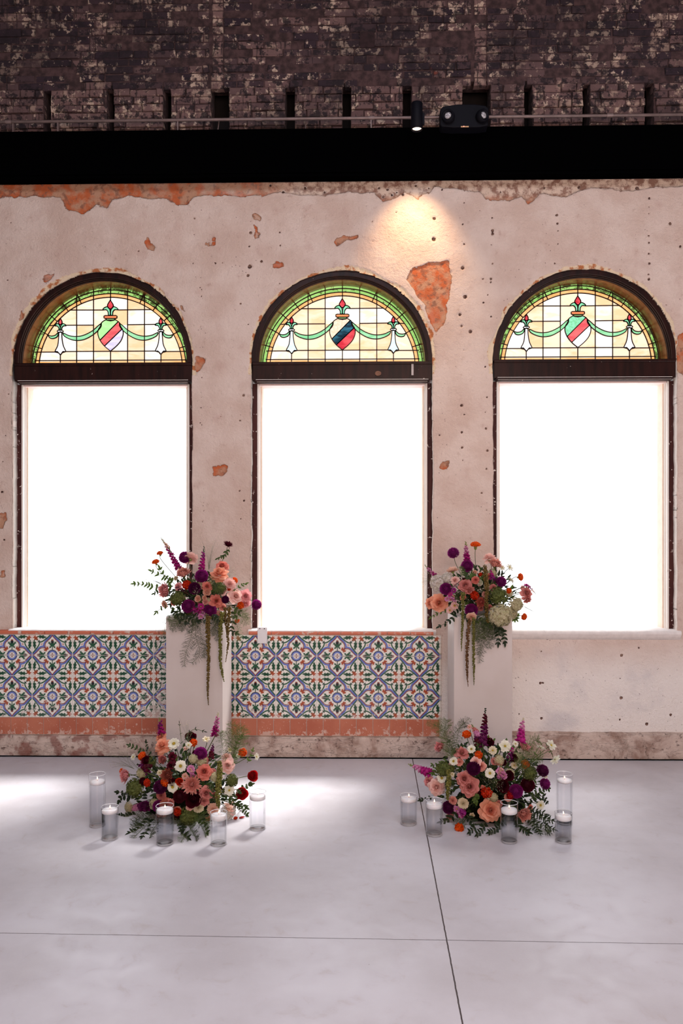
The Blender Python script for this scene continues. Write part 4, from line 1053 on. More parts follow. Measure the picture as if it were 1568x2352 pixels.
def b_pompon(rnd, n=260):
    mb = MB()
    mb.lathe([(0, -.62), (.35, -.55), (.62, 0), (.5, .4), (0, .62)], 12)
    for d in fib(n, -.75):
        d2 = (d + Vector((rnd.uniform(-.12, .12),) * 3)).normalized()
        L = .36 * rnd.uniform(.85, 1.15); k = .25 if d.z > .92 else 0
        strap(mb, d * .62, (d2 + Vector((d.x, d.y, 0)) * .25).normalized(), Vector((0, 0, 1)), L * (1 - k), .15, .9, 1.1, 3, 2, .05, 1, .1)
    calyx(mb, .3, -.6); return mb
def b_marigold(rnd, n=150):
    mb = MB()
    for i, d in enumerate(fib(n, -.15)):
        d2 = (d + Vector((rnd.uniform(-.2, .2), rnd.uniform(-.2, .2), rnd.uniform(-.1, .2)))).normalized()
        base = Vector((d.x * .45, d.y * .45, d.z * .30 - .1)); up = Vector((rnd.uniform(-1, 1), rnd.uniform(-1, 1), .6))
        strap(mb, base, d2, up, .55 * rnd.uniform(.85, 1.1), .34, 1.1, .9, 3, 3, .1, 1, -.8)
    mb.lathe([(.10, -.9), (.22, -.75), (.30, -.3), (.34, -.1)], 10, (0, 0, 0), 1); return mb
def b_mum(rnd, n=190, width=.17, flat=0.0):
    mb = MB()
    for i in range(n):
        f = ((i + .5) / n) ** .65; az = i * 2.399963; e = math.radians(84 - (98 - 25 * (1 - flat)) * f) + rnd.uniform(-.24, .24); az += rnd.uniform(-.12, .12)
        L = (.32 + .68 * f) * rnd.uniform(.80, 1.08); d = Vector((math.cos(e) * math.cos(az), math.cos(e) * math.sin(az), math.sin(e)))
        strap(mb, Vector((.10 * math.cos(az) * f, .10 * math.sin(az) * f, .14 * (1 - f) - .1)), d, Vector((0, 0, 1)), L, width * (.8 + .4 * f), 1.05, .8, 4, 2, .0, .3 + .7 * f, .2)
    calyx(mb, .22, -.2); return mb
def b_carnation(rnd, n=70):
    mb = MB()
    for i in range(n):
        f = ((i + .5) / n) ** .6; az = i * 2.4; e = math.radians(86 - 88 * f) + rnd.uniform(-.15, .15)
        cyl_petal(mb, az, .03, .55 + .45 * f, e, e - .3 * f, .42, -.1, 4, 7, .1, 0, .4 + .6 * f, .07, rnd)
    calyx(mb, .2, -.3); return mb
def b_anemone(rnd, n=7, centre=.24, cup=.25):
    mb = MB()
    for k in range(2):
        for i in range(n):
            az = 2 * PI * (i + .5 * k) / n + rnd.uniform(-.1, .1)
            cyl_petal(mb, az, .08, .95 * rnd.uniform(.9, 1.05), math.radians(38 - 22 * k), math.radians(-5 - 10 * k), .58, -.05 * k, 5, 7, .22, .0, 1, .06, rnd)
    for d in fib(60, 0): mb.lathe([(0, .03), (.035, .0), (0, -.03)], 5, tuple(Vector((d.x * centre, d.y * centre, d.z * centre * .55 + .12))), 2)
    mb.lathe([(0, .22), (centre * .7, .18), (centre, .10), (centre, .0)], 12, (0, 0, 0), 2)
    calyx(mb, .12, -.05); return mb
def b_hydra(rnd, n=165, zmin=-.4, pl=.165):
    mb = MB(); lumps = [(Vector((rnd.gauss(0, 1), rnd.gauss(0, 1), rnd.gauss(0, 1))).normalized(), rnd.uniform(-.16, .16)) for _ in range(9)]
    for d in fib(n, zmin):
        d = (d + Vector((rnd.uniform(-.14, .14), rnd.uniform(-.14, .14), rnd.uniform(-.14, .14)))).normalized()
        rr_ = .86 + sum(a * max(0, d.dot(q)) ** 4 for q, a in lumps); c = d * rr_ * rnd.uniform(.88, 1.06)
        ax = (d + Vector((rnd.uniform(-.5, .5), rnd.uniform(-.5, .5), rnd.uniform(-.5, .5)))).normalized(); u = ax.orthogonal().normalized(); v = ax.cross(u); a0 = rnd.uniform(0, PI); tn = rnd.uniform(0, .55)
        for q in range(4):
            a = a0 + q * PI / 2; dd = (u * math.cos(a) + v * math.sin(a) + ax * .35).normalized()
            strap(mb, c, dd, ax, pl * rnd.uniform(.85, 1.1), pl * 1.1, -.7, .4, 2, 2, tn, .45 + tn, -.5)
    q_ = 1.3; mb.lathe([(0, -.25 * q_), (.42 * q_, -.2 * q_), (.58 * q_, .1 * q_), (.45 * q_, .4 * q_), (0, .58 * q_)], 14, (0, 0, 0), 0); return mb
TYPES = {'rose': (b_rose, {}), 'rose_open': (b_rose, dict(opened=1.0)), 'rose_bud': (b_rose, dict(n=20, opened=.0)), 'rose_pointed': (b_rose, dict(n=24, opened=.7, pointy=2)),
         'ranunculus': (b_ranun, {}), 'dahlia': (b_pompon, {}), 'marigold': (b_marigold, {}), 'chrysanthemum': (b_mum, {}), 'mum_flat': (b_mum, dict(n=120, width=.17, flat=1.0)), 'carnation': (b_carnation, {}),
         'anemone': (b_anemone, {}), 'scabiosa': (b_anemone, dict(n=5, centre=.15)), 'hydrangea': (b_hydra, {}), 'green_hydrangea': (b_hydra, dict(n=210, pl=.135)), 'ball': (b_ranun, dict(n=24))}
NAME = {'green_hydrangea': 'hydrangea', 'rose_open': 'rose', 'rose_bud': 'rose', 'rose_pointed': 'rose', 'mum_flat': 'chrysanthemum', 'scabiosa': 'cosmos_flower', 'ball': 'ranunculus', 'dahlia': 'pompon_dahlia'}
WORD = {'purple': 'purple', 'dpurple': 'plum', 'maroon': 'dark maroon', 'orange': 'orange', 'redorange': 'red-orange', 'red': 'red', 'peach': 'peach', 'salmon': 'salmon', 'dusty': 'dusty pink', 'pink': 'pink', 'palepink': 'pale pink', 'mum': 'salmon pink', 'blush': 'blush', 'white': 'white', 'cream': 'cream', 'magenta': 'magenta', 'lilac': 'lilac', 'hydwhite': 'white', 'hydcream': 'cream', 'hydgreen': 'green', 'brown': 'bronze pink'}
CACHE = {}
def bloom_mesh(typ, col, var=0):
    key = (typ, col, var)
    if key not in CACHE:
        fn, kw = TYPES[typ]; geo = CACHE.get(('geo', typ, var))
        if geo is None: geo = fn(random.Random(100 + var), **kw); CACHE[('geo', typ, var)] = geo
        mb = MB(); mb.v, mb.f, mb.t, mb.m = geo.v, geo.f, geo.t, geo.m
        me = bpy.data.meshes.new(NAME.get(typ, typ)); me.from_pydata(mb.v, [], mb.f)
        for x in (C[col], G_['bud'], G_['yellow']): me.materials.append(x)
        me.polygons.foreach_set('material_index', mb.m); a = me.attributes.new('t', 'FLOAT', 'POINT'); a.data.foreach_set('value', mb.t)
        me.polygons.foreach_set('use_smooth', [True] * len(me.polygons)); me.update(); CACHE[key] = me
    return CACHE[key]

class Arr:
    """one flower arrangement; positions are traced in a zoomed crop of the photograph and given real depth"""
    def __init__(s, name, label, cat, ox, oy, k, cx, cy, rx, ry, Yc, B, root, loc, seed):
        s.ox, s.oy, s.k, s.cx, s.cy, s.rx, s.ry, s.Yc, s.B = ox, oy, k, cx, cy, rx, ry, Yc, B
        s.root = Vector(root); s.o = empty(name, loc); tag(s.o, label, cat); s.rnd = random.Random(seed); s.cnt = 0
    def depth(s, x, y, dy=0):
        r = math.hypot((x - s.cx) / s.rx, (y - s.cy) / s.ry); return s.Yc - s.B * math.sqrt(max(0, 1 - min(1, r) ** 2)) + dy
    def at(s, x, y, dy=0, Y=None):
        Y = s.depth(x, y, dy) if Y is None else Y
        px, py = s.ox + x / s.k, s.oy + y / s.k
        if s.root.z < .5 and py > HY: Y = min(Y, F * (CH - .012) / (py - HY) - CD)
        p = P(px, py, Y)
        if s.root.z > 1 and p.z < PZ + .012 and abs(p.x - s.root.x) < .21 and Y > -.648: p = P(px, py, -.652)   # drape over the front edge
        return p
    def bloom(s, typ, col, x, y, d, face=None, dy=0, stem=True, sq=1.0):
        p = s.at(x, y, dy); r = d / 2 / s.k / ppm(p.y)
        if face is None:
            core = Vector((s.root.x, s.Yc + .05, s.root.z + .05)); n = (p - core).normalized() + Vector((0, -1.0, .15))
        else: n = Vector(face)
        n = n.normalized(); s.cnt += 1; var = s.cnt % 3
        q = n.to_track_quat('Z', 'Y'); M = Matrix.Translation(p) @ q.to_matrix().to_4x4() @ Matrix.Rotation(s.rnd.uniform(0, 6.28), 4, 'Z') @ Matrix.Diagonal((r, r * sq, r * (.9 if 'hydrangea' not in typ else .8), 1))
        o = link(NAME.get(typ, typ), bloom_mesh(typ, col, var), s.o, M)
        o['label'] = WORD[col] + ' ' + NAME.get(typ, typ).replace('_', ' ')
        if stem:
            b0 = p - n * r * .5; b1 = p - n * max(.05, r * 2); rt = s.root; mid = (b1 + rt) / 2 + Vector((0, .02, 0))
            mb = MB(); pts = [Vector(q_) for q_ in cr([tuple(b0), tuple(b1), tuple(mid), tuple(rt)], 4)]
            mb.tube(pts, .0022, 5, .5); mb.build('stem', G_['stem'], o, smooth=True)
        return o
    def spike(s, x0, y0, x1, y1, w, cols, dark=0, lean=0, name='snapdragon', dy=0):
        """flower spike from base to tip; three colours from bottom to top"""
        a = s.at(x0, y0, dy); b_ = s.at(x1, y1, dy - lean) if True else None
        ax = b_ - a; L = ax.length; d = ax.normalized(); u = d.orthogonal().normalized(); v = d.cross(u); R_ = w / 2 / s.k / ppm(a.y)
        mb = MB(); mb.tube([a + d * (L * i / 6) for i in range(7)], [.003 - .0003 * i for i in range(7)], 5, .5, 3)
        n = int(max(16, L / .0060)); rnd = s.rnd
        for i in range(n):
            f = i / n; t = f ** .9; az = i * 2.4; rad = R_ * (1 - .62 * t) * rnd.uniform(.85, 1.1)
            out = (u * math.cos(az) + v * math.sin(az)); c = a + d * (L * f)
            mi = 0 if t < .45 + rnd.uniform(-.08, .08) else (1 if t < .78 + rnd.uniform(-.06, .06) else 2)
            if mi < 2:
                for q in range(5):
                    w_ = (out + d * .3 + (u * math.cos(az + q * 1.26) + v * math.sin(az + q * 1.26)) * .8 + d * math.sin(q * 2.2) * .6).normalized()
                    strap(mb, c + out * rad * .30, w_, d, rad * .80, rad * .78, .8, .5, 2, 2, rnd.uniform(0, .5), 1, -.5, mi)
            else:
                e = c + (out * .55 + d * .5) * rad * .9
                mb.tube([c, c + (e - c) * .5, e], [rad * .14, rad * .28, rad * .10], 5, .5, 2)
        o = mb.build(name, [C[cols[0]], C[cols[1]], G_[cols[2]] if cols[2] in G_ else C[cols[2]], G_['stem']], s.o, smooth=True)
        mb = MB(); mb.tube([Vector(q_) for q_ in cr([tuple(a), tuple((a + s.root) / 2 + Vector((0, .02, 0))), tuple(s.root)], 5)], .003, 5); mb.build('stem', G_['stem'], o)
        o['label'] = WORD[cols[0]] + ' flower spike'
        return o
    def rope(s, pts, mat='amar', Y=None, dy=0):
        """hanging amaranth tail, pts = (x, y, width)"""
        q = cr([(x, y, w) for x, y, w in pts], 8); mb = MB(); rnd = s.rnd
        q = [(s.at(x, y, dy, Y), w / 2 / s.k / 400) for x, y, w in q]
        mb.tube([p for p, r in q], [max(.001, r * .35) for p, r in q], 6)
        for (p, r), (p2, r2) in zip(q[:-1], q[1:]):
            L = (p2 - p).length; k_ = int(max(3, L / max(.0028, r * .36)) * 2.6)
            d = (p2 - p).normalized(); u = d.orthogonal().normalized(); v = d.cross(u)
            for i in range(k_):
                f = rnd.random(); rr_ = r + (r2 - r) * f; az = rnd.uniform(0, 6.283); c = p + (p2 - p) * f + (u * math.cos(az) + v * math.sin(az)) * rr_ * rnd.uniform(.55, .95)
                g = rr_ * .38 + .0007; tt = rnd.random()
                mb.add([c + Vector(e_) * g for e_ in ((1, 0, 0), (-1, 0, 0), (0, 1, 0), (0, -1, 0), (0, 0, 1), (0, 0, -1))], [(0, 2, 4), (2, 1, 4), (1, 3, 4), (3, 0, 4), (2, 0, 5), (1, 2, 5), (3, 1, 5), (0, 3, 5)], tt)
        o = mb.build('amaranth_tail', G_[mat], s.o, smooth=True); return o
    def branch(s, pts, n=7, lw=28, ll=60, mat='leaf', Y=None, dy=0, name='leafy_branch'):
        q = [s.at(x, y, dy, Y) for x, y in cr(pts, 6)]; mb = MB(); mb.tube(q, .0016, 5, .3, 1)
        tot = len(q) - 1; rnd = s.rnd; kk = 1 / s.k / ppm(q[0].y)
        for i in range(n):
            f = (i + .6) / n; j = f * tot; a = q[int(j)]; b_ = q[min(tot, int(j) + 1)]; c = a + (b_ - a) * (j - int(j)); d = (q[min(tot, int(j) + 1)] - q[max(0, int(j) - 1)]).normalized()
            side = d.cross(Vector((0, -1, .2))).normalized()
            for sg in (-1, 1):
                dd = (d * .75 + side * sg * rnd.uniform(.7, 1.1) + Vector((0, rnd.uniform(-.5, .4), rnd.uniform(-.3, .2)))).normalized()
                sc_ = rnd.uniform(.75, 1.1) * (1 - .35 * f)
                strap(mb, c, dd, Vector((0, -1, .5)), ll * kk * sc_, lw * kk * sc_, -.35, .35, 4, 2, rnd.uniform(0, .5), 1, .5)
        strap(mb, q[-1], (q[-1] - q[-2]).normalized(), Vector((0, -1, .5)), ll * kk * .8, lw * kk * .7, -.2, .3, 4, 2, .3, 1, .5)
        return mb.build(name, [G_[mat], G_['stem']], s.o, smooth=True)
    def fern(s, pts, width=80, mat='fern', n=18, Y=None, dy=0):
        """feathery asparagus fern: fine needles on side shoots"""
        q = [s.at(x, y, dy, Y) for x, y in cr(pts, 6)]; mb = MB(); mb.tube(q, .0011, 4, .3, 1); tot = len(q) - 1; rnd = s.rnd; kk = 1 / s.k / ppm(q[0].y)
        for i in range(n):
            f = (i + .5) / n; j = f * tot; a = q[int(j)]; b_ = q[min(tot, int(j) + 1)]; c = a + (b_ - a) * (j - int(j)); d = (q[min(tot, int(j) + 1)] - q[max(0, int(j) - 1)]).normalized()
            side = d.cross(Vector((0, -1, .2))).normalized()
            for sg in (-1, 1):
                L = width / 2 * kk * math.sin(PI * (.15 + .8 * f)) ** .7 * rnd.uniform(.6, 1.15)
                dd = (d * rnd.uniform(.4, .9) + side * sg + Vector((0, rnd.uniform(-.7, .5), rnd.uniform(-.3, .3)))).normalized(); e = c + dd * L
                mb.tube([c, e], [.0006, .0003], 3, .4, 1)
                k_ = max(5, int(L / .0026))
                for z in range(k_):
                    g = c + (e - c) * ((z + .5) / k_); nd = (dd * .8 + Vector((rnd.uniform(-1, 1), rnd.uniform(-1, 1), rnd.uniform(-1, 1)))).normalized()
                    w_ = nd.cross(Vector((rnd.uniform(-1, 1), rnd.uniform(-1, 1), rnd.uniform(-1, 1)))).normalized() * .0006; l_ = nd * rnd.uniform(.006, .013)
                    mb.add([g - w_, g + w_, g + l_ + w_ * .3, g + l_ - w_ * .3], [(0, 1, 2, 3)], rnd.random())
        return mb.build('fern_frond', [G_[mat], G_['stem']], s.o)
    def wisp(s, x0, y0, x1, y1, spread, n=26, mat='wisp', dy=0, dot=.0014):
        a = s.at(x0, y0, dy); mb = MB(); rnd = s.rnd
        for i in range(n):
            e = s.at(x1 + rnd.gauss(0, spread * .5), y1 + rnd.gauss(0, spread * .5), dy + rnd.uniform(-.06, .06)); mid = (a + s.at(x1, y1, dy)) / 2 + (e - s.at(x1, y1, dy)) * .25
            mb.tube([Vector(q_) for q_ in cr([tuple(a), tuple(mid), tuple(e)], 3)], 0.00024, 3, .2, 1, caps=False)
            for j in range(3):
                c = e + Vector((rnd.gauss(0, .006), rnd.gauss(0, .006), rnd.gauss(0, .006))); g = dot * rnd.uniform(.7, 1.3)
                mb.add([c + Vector(e_) * g for e_ in ((1, 0, 0), (-1, 0, 0), (0, 1, 0), (0, -1, 0), (0, 0, 1), (0, 0, -1))], [(0, 2, 4), (2, 1, 4), (1, 3, 4), (3, 0, 4), (2, 0, 5), (1, 2, 5), (3, 1, 5), (0, 3, 5)], rnd.random())
        return mb.build('wispy_grass', [G_[mat], G_['stem']], s.o)
    def fill(s, n, kinds, lo=.2, hi=.85):
        """small blooms half hidden between the large ones"""
        for i in range(n):
            typ, col, d0, d1 = kinds[i % len(kinds)]; a = s.rnd.uniform(0, 6.283); r = math.sqrt(s.rnd.uniform(lo * lo, hi * hi))
            s.bloom(typ, col, s.cx + s.rx * r * math.cos(a), s.cy + s.ry * r * math.sin(a), s.rnd.uniform(d0, d1), dy=s.rnd.uniform(.025, .06))
    def foliage(s, n, mats=('dark', 'mid', 'leaf'), lo=.55, hi=.95, ymin=-1, size=.035, zmin=.0):
        """the mass of small leaves that fills the arrangement"""
        mb = MB(); rnd = s.rnd; c0 = s.at(s.cx, s.cy, 0, s.Yc); RX = s.rx / s.k / ppm(s.Yc); RZ = s.ry / s.k / ppm(s.Yc); k_ = 0
        while k_ < n:
            d = Vector((rnd.gauss(0, 1), rnd.gauss(0, 1), rnd.gauss(0, 1))).normalized()
            if d.z < ymin: continue
            f = rnd.uniform(lo, hi); p = c0 + Vector((d.x * RX, d.y * s.B, d.z * RZ)) * f
            if p.z < zmin: continue
            k_ += 1; sz = size * rnd.uniform(.6, 1.2)
            strap(mb, p, (d + Vector((rnd.uniform(-.9, .9), rnd.uniform(-.9, .9), rnd.uniform(-.9, .9)))).normalized(), Vector((0, -1, 1)), sz, sz * .45, rnd.uniform(-.6, .4), .35, 3, 2, rnd.uniform(0, .6), rnd.uniform(.5, 1), .4, rnd.choices(range(len(mats)), [3, 2, 1][:len(mats)])[0])
        o = mb.build('foliage', [G_[x] for x in mats], s.o, smooth=True); return o
M_DISH = simple('dish_glaze', srgb(150, 150, 160), .3, var=.05)
M_FOAM = simple('dark_moss', (.006, .008, .004), 1.0, var=.4, scale=60, bump=.8); M_FOAM.node_tree.nodes['Principled BSDF'].inputs['Specular IOR Level'].default_value = .05
# ---------------------------------------------------------------- arrangement on the left pedestal
A = Arr('flower_arrangement', 'loose flower arrangement with three hanging amaranth tails on the left pedestal', 'flower arrangement', 280, 1200, 4.356, 800, 740, 470, 300, -.44, .19, (PAX, -.44, PZ + .04), (PAX, -.44, PZ), 1)
mb = MB(); mb.lathe([(0, PZ + .001), (.06, PZ + .001), (.10, PZ + .03), (.105, PZ + .05), (.10, PZ + .05), (0, PZ + .06)], 32, (PAX, -.44, 0)); mb.build('dish', M_DISH, A.o, smooth=True)
A.foliage(850, ('dark', 'mid', 'leaf'), .15, .82, -.75, .036, PZ + .012)
for a in [('dahlia', 'purple', 627, 350, 135, (-.2, -1, .5)), ('dahlia', 'purple', 797, 535, 150), ('dahlia', 'dpurple', 727, 660, 140), ('dahlia', 'purple', 662, 838, 152), ('dahlia', 'purple', 880, 885, 148), ('dahlia', 'dpurple', 1033, 772, 88),
          ('dahlia', 'purple', 1345, 823, 118, (.75, -.6, .1)), ('mum_flat', 'maroon', 1062, 222, 122, (.35, -.35, .9)),
          ('marigold', 'orange', 380, 310, 78, (-.1, -.5, 1)), ('marigold', 'orange', 338, 397, 90, (-.2, -.5, 1)), ('marigold', 'redorange', 648, 627, 115), ('marigold', 'orange', 1127, 580, 80, (.6, -.6, .5)), ('marigold', 'orange', 1183, 832, 92), ('marigold', 'orange', 1152, 983, 60, (.3, -.6, -.4)),
          ('rose_open', 'peach', 975, 505, 225, (.05, -.55, .9)), ('rose', 'salmon', 1000, 432, 150, (.05, -.8, .6)), ('rose_open', 'palepink', 1140, 735, 170), ('rose', 'pink', 1238, 735, 155, (.45, -1, .1)), ('rose_open', 'pink', 1235, 815, 130, (.4, -.7, -.4)), ('rose_pointed', 'salmon', 945, 785, 165), ('rose', 'salmon', 850, 640, 120), ('rose', 'pink', 560, 640, 100),
          ('chrysanthemum', 'mum', 615, 520, 200, (-.1, -.6, .8)), ('chrysanthemum', 'pink', 440, 680, 205, (-.6, -1, 0)), ('rose_open', 'palepink', 695, 345, 165, (.1, .6, .6)), ('carnation', 'palepink', 1075, 620, 140), ('carnation', 'blush', 425, 820, 90, (-.6, -.6, -.3)),
          ('ball', 'blush', 848, 697, 94), ('ball', 'blush', 760, 762, 76), ('ball', 'blush', 826, 755, 56), ('ball', 'palepink', 835, 797, 68), ('ball', 'blush', 960, 912, 84, (.2, -1, -.3)), ('rose_bud', 'palepink', 1010, 700, 80), ('ball', 'cream', 540, 560, 56),
          ('green_hydrangea', 'hydgreen', 560, 760, 170), ('green_hydrangea', 'hydgreen', 985, 660, 120), ('scabiosa', 'lilac', 790, 940, 70), ('scabiosa', 'lilac', 735, 905, 55), ('scabiosa', 'magenta', 790, 840, 70), ('marigold', 'redorange', 1070, 665, 50)]: 
    A.bloom(*a)
A.spike(575, 470, 400, 165, 105, ('magenta', 'magenta', 'wisp'), lean=-.02); A.spike(470, 260, 385, 150, 60, ('blush', 'white', 'bud'))
A.spike(795, 480, 822, 240, 90, ('magenta', 'purple', 'dark')); A.spike(700, 860, 870, 930, 80, ('magenta', 'lilac', 'bud'), dy=-.04); A.spike(540, 640, 700, 740, 60, ('dpurple', 'maroon', 'dark'))
A.rope([(865, 940, 60), (858, 1050, 56), (862, 1200, 50), (866, 1350, 42), (862, 1500, 36), (858, 1700, 24), (866, 1830, 9)], 'amar', -.70)
A.rope([(1000, 900, 60), (985, 1050, 54), (982, 1250, 46), (985, 1400, 36), (1003, 1510, 28), (1022, 1595, 9)], 'amarg', -.69)
A.rope([(1075, 850, 48), (1070, 960, 46), (1058, 1100, 38), (1060, 1220, 28), (1048, 1320, 16), (1036, 1398, 8)], 'amar', -.68)
A.rope([(1030, 850, 40), (1035, 960, 36), (1045, 1060, 26), (1050, 1120, 12)], 'amar', -.66)
A.branch([(520, 640), (330, 650), (240, 620), (125, 615)], 9, 28, 58); A.branch([(520, 610), (430, 540), (380, 460)], 4, 32, 62); A.branch([(500, 590), (400, 540), (300, 490)], 4, 30, 62); A.branch([(470, 820), (400, 850), (345, 900)], 3, 26, 60)
A.branch([(1100, 690), (1180, 640), (1235, 615)], 4, 24, 50); A.branch([(1080, 880), (1110, 980), (1090, 1080), (1140, 1110)], 7, 30, 62, 'dark'); A.branch([(1050, 270), (1020, 330), (960, 360)], 3, 24, 46, 'mid'); A.branch([(1080, 250), (1040, 320), (990, 345)], 3, 18, 36, 'mid')
A.branch([(460, 660), (380, 690), (325, 710)], 4, 26, 50, 'mid'); A.branch([(600, 900), (560, 960), (640, 1000)], 4, 26, 60, 'dark'); A.branch([(1120, 850), (1180, 900), (1140, 940)], 4, 30, 60, 'mid')
for pts, w, mt in [([(560, 900), (520, 980), (455, 1010)], 130, 'fern'), ([(600, 900), (560, 1000), (500, 1080)], 130, 'dfern'), ([(640, 920), (620, 1010), (590, 1080)], 120, 'dfern'), ([(700, 920), (740, 1010), (660, 1090)], 120, 'dfern'), ([(720, 940), (690, 1150), (640, 1300), (620, 1440)], 150, 'dfern'), ([(740, 960), (740, 1150), (780, 1300), (700, 1410)], 170, 'dfern'), ([(800, 930), (780, 1100), (830, 1260), (820, 1350)], 120, 'dfern'),
                   ([(900, 930), (940, 1020), (900, 1120)], 140, 'dfern'), ([(1120, 870), (1200, 940), (1250, 1020)], 150, 'fern'), ([(1120, 880), (1210, 900), (1260, 960)], 120, 'fern'), ([(1110, 900), (1160, 1060), (1170, 1180)], 110, 'fern'), ([(870, 530), (920, 620), (960, 700)], 90, 'fern'), ([(880, 560), (930, 640), (1000, 720)], 80, 'dfern'), ([(480, 930), (440, 1000), (420, 1120)], 100, 'fern'), ([(950, 940), (930, 1060), (960, 1180)], 110, 'dfern')]:
    A.fern(pts, w, mt, 26, dy=-.03)
A.wisp(870, 480, 880, 220, 120, 34); A.wisp(400, 620, 200, 520, 170, 34); A.wisp(480, 800, 350, 760, 110, 20); A.wisp(1060, 560, 1110, 480, 70, 16); A.wisp(700, 700, 735, 690, 50, 14, dy=-.05); A.wisp(450, 960, 340, 1010, 110, 12)

for pts in ([(700, 900), (760, 960), (860, 1000)], [(620, 900), (680, 970), (760, 990)], [(900, 920), (960, 980), (1020, 990)], [(520, 880), (540, 930), (620, 950)]): A.branch(pts, 6, 26, 56, 'dark')
# ---------------------------------------------------------------- arrangement on the right pedestal
B = Arr('flower_arrangement', 'flower arrangement with cream hydrangea and amaranth tails on the right pedestal', 'flower arrangement', 940, 1200, 4.612, 740, 740, 470, 330, -.44, .19, (PBX, -.44, PZ + .04), (PBX, -.44, PZ), 2)
mb = MB(); mb.lathe([(0, PZ + .001), (.06, PZ + .001), (.10, PZ + .03), (.105, PZ + .05), (.10, PZ + .05), (0, PZ + .06)], 32, (PBX, -.44, 0)); mb.build('dish', M_DISH, B.o, smooth=True)
B.foliage(850, ('dark', 'mid', 'leaf'), .15, .80, -.75, .036, PZ + .012)
for a in [('dahlia', 'purple', 465, 325, 140, (-.3, -.6, 1)), ('dahlia', 'purple', 610, 460, 145), ('dahlia', 'purple', 385, 705, 145, (-.4, -1, .1)), ('dahlia', 'purple', 972, 627, 122), ('dahlia', 'purple', 655, 930, 155),
          ('marigold', 'orange', 700, 240, 128, (0, -.25, 1)), ('marigold', 'redorange', 752, 552, 54), ('marigold', 'orange', 1172, 578, 98, (.7, -.7, .2)), ('marigold', 'orange', 1050, 722, 76, (.5, -.9, 0)), ('marigold', 'redorange', 690, 775, 112), ('marigold', 'orange', 1212, 998, 88, (.5, -1, -.1)),
          ('rose_open', 'palepink', 845, 365, 175, (-.1, .3, 1)), ('rose_open', 'peach', 310, 850, 215, (-.2, -.9, .1)), ('rose', 'peach', 215, 855, 150, (-.7, -1, 0)), ('rose', 'dusty', 590, 665, 170), ('rose_pointed', 'dusty', 630, 720, 140, (.1, -.8, -.4)), ('rose_pointed', 'dusty', 1245, 745, 175, (.5, -.8, .1)), ('rose_pointed', 'dusty', 1250, 820, 120, (.3, -.6, -.6)), ('rose', 'palepink', 480, 610, 110),
          ('chrysanthemum', 'mum', 905, 450, 190, (.1, -.6, .8)), ('mum_flat', 'blush', 455, 510, 165, (-.2, .35, 1)), ('chrysanthemum', 'salmon', 755, 845, 160), ('carnation', 'salmon', 700, 610, 90),
          ('hydrangea', 'hydwhite', 310, 650, 190), ('hydrangea', 'hydwhite', 400, 590, 130), ('hydrangea', 'hydcream', 965, 985, 265), ('green_hydrangea', 'hydgreen', 935, 775, 200), ('hydrangea', 'hydcream', 1130, 870, 180), ('hydrangea', 'hydcream', 1080, 960, 150),
          ('scabiosa', 'white', 1060, 478, 92, (.5, -.5, .6)), ('scabiosa', 'white', 1075, 612, 84, (.7, .2, .5)), ('ball', 'white', 750, 640, 66), ('carnation', 'blush', 655, 1005, 120, (0, -.8, -.5)), ('scabiosa', 'white', 980, 480, 70), ('ball', 'blush', 690, 530, 60),
          ('scabiosa', 'lilac', 400, 810, 60), ('scabiosa', 'magenta', 430, 760, 60), ('anemone', 'palepink', 480, 880, 90), ('anemone', 'palepink', 430, 930, 80), ('rose_bud', 'magenta', 1240, 665, 70, (.2, -.4, 1)), ('scabiosa', 'purple', 470, 720, 60)]:
    B.bloom(*a)
B.spike(610, 420, 595, 200, 110, ('magenta', 'lilac', 'bud')); B.spike(310, 600, 160, 450, 85, ('magenta', 'lilac', 'bud')); B.spike(880, 620, 860, 500, 90, ('purple', 'magenta', 'purple')); B.spike(440, 700, 560, 600, 40, ('lilac', 'lilac', 'bud')); B.spike(1250, 660, 1340, 760, 50, ('lilac', 'blush', 'bud')); B.spike(940, 640, 880, 560, 60, ('dpurple', 'purple', 'dark')); B.spike(440, 780, 520, 900, 70, ('lilac', 'palepink', 'bud'), dy=-.03)
B.rope([(800, 465, 46), (808, 560, 54), (818, 680, 56), (815, 820, 50), (815, 950, 50), (832, 1065, 34)], 'amar', None, -.05)
B.rope([(572, 745, 56), (566, 900, 44), (560, 1100, 30), (552, 1250, 22), (550, 1365, 8)], 'amarg', -.70)
B.rope([(640, 1020, 40), (622, 1150, 48), (612, 1350, 44), (610, 1550, 32), (620, 1740, 8)], 'amarb', -.695)
B.rope([(680, 1010, 36), (680, 1150, 40), (680, 1350, 36), (682, 1550, 30), (683, 1725, 8)], 'amarg', -.69)
B.branch([(545, 890), (480, 950), (440, 1030), (320, 1100)], 8, 32, 62, 'dark'); B.branch([(930, 1080), (960, 1130), (1000, 1180), (1010, 1270)], 7, 34, 70, 'dark'); B.branch([(920, 1090), (940, 1160), (940, 1280)], 6, 30, 66, 'dark'); B.branch([(400, 930), (300, 960), (225, 1010)], 5, 20, 40); B.branch([(740, 640), (760, 590), (800, 560)], 4, 26, 46); B.branch([(640, 600), (600, 560), (570, 510)], 6, 22, 46, 'mid'); B.branch([(640, 590), (670, 560), (690, 530)], 5, 26, 44, 'leaf'); B.branch([(1080, 1000), (1130, 1030), (1150, 990)], 5, 28, 46)
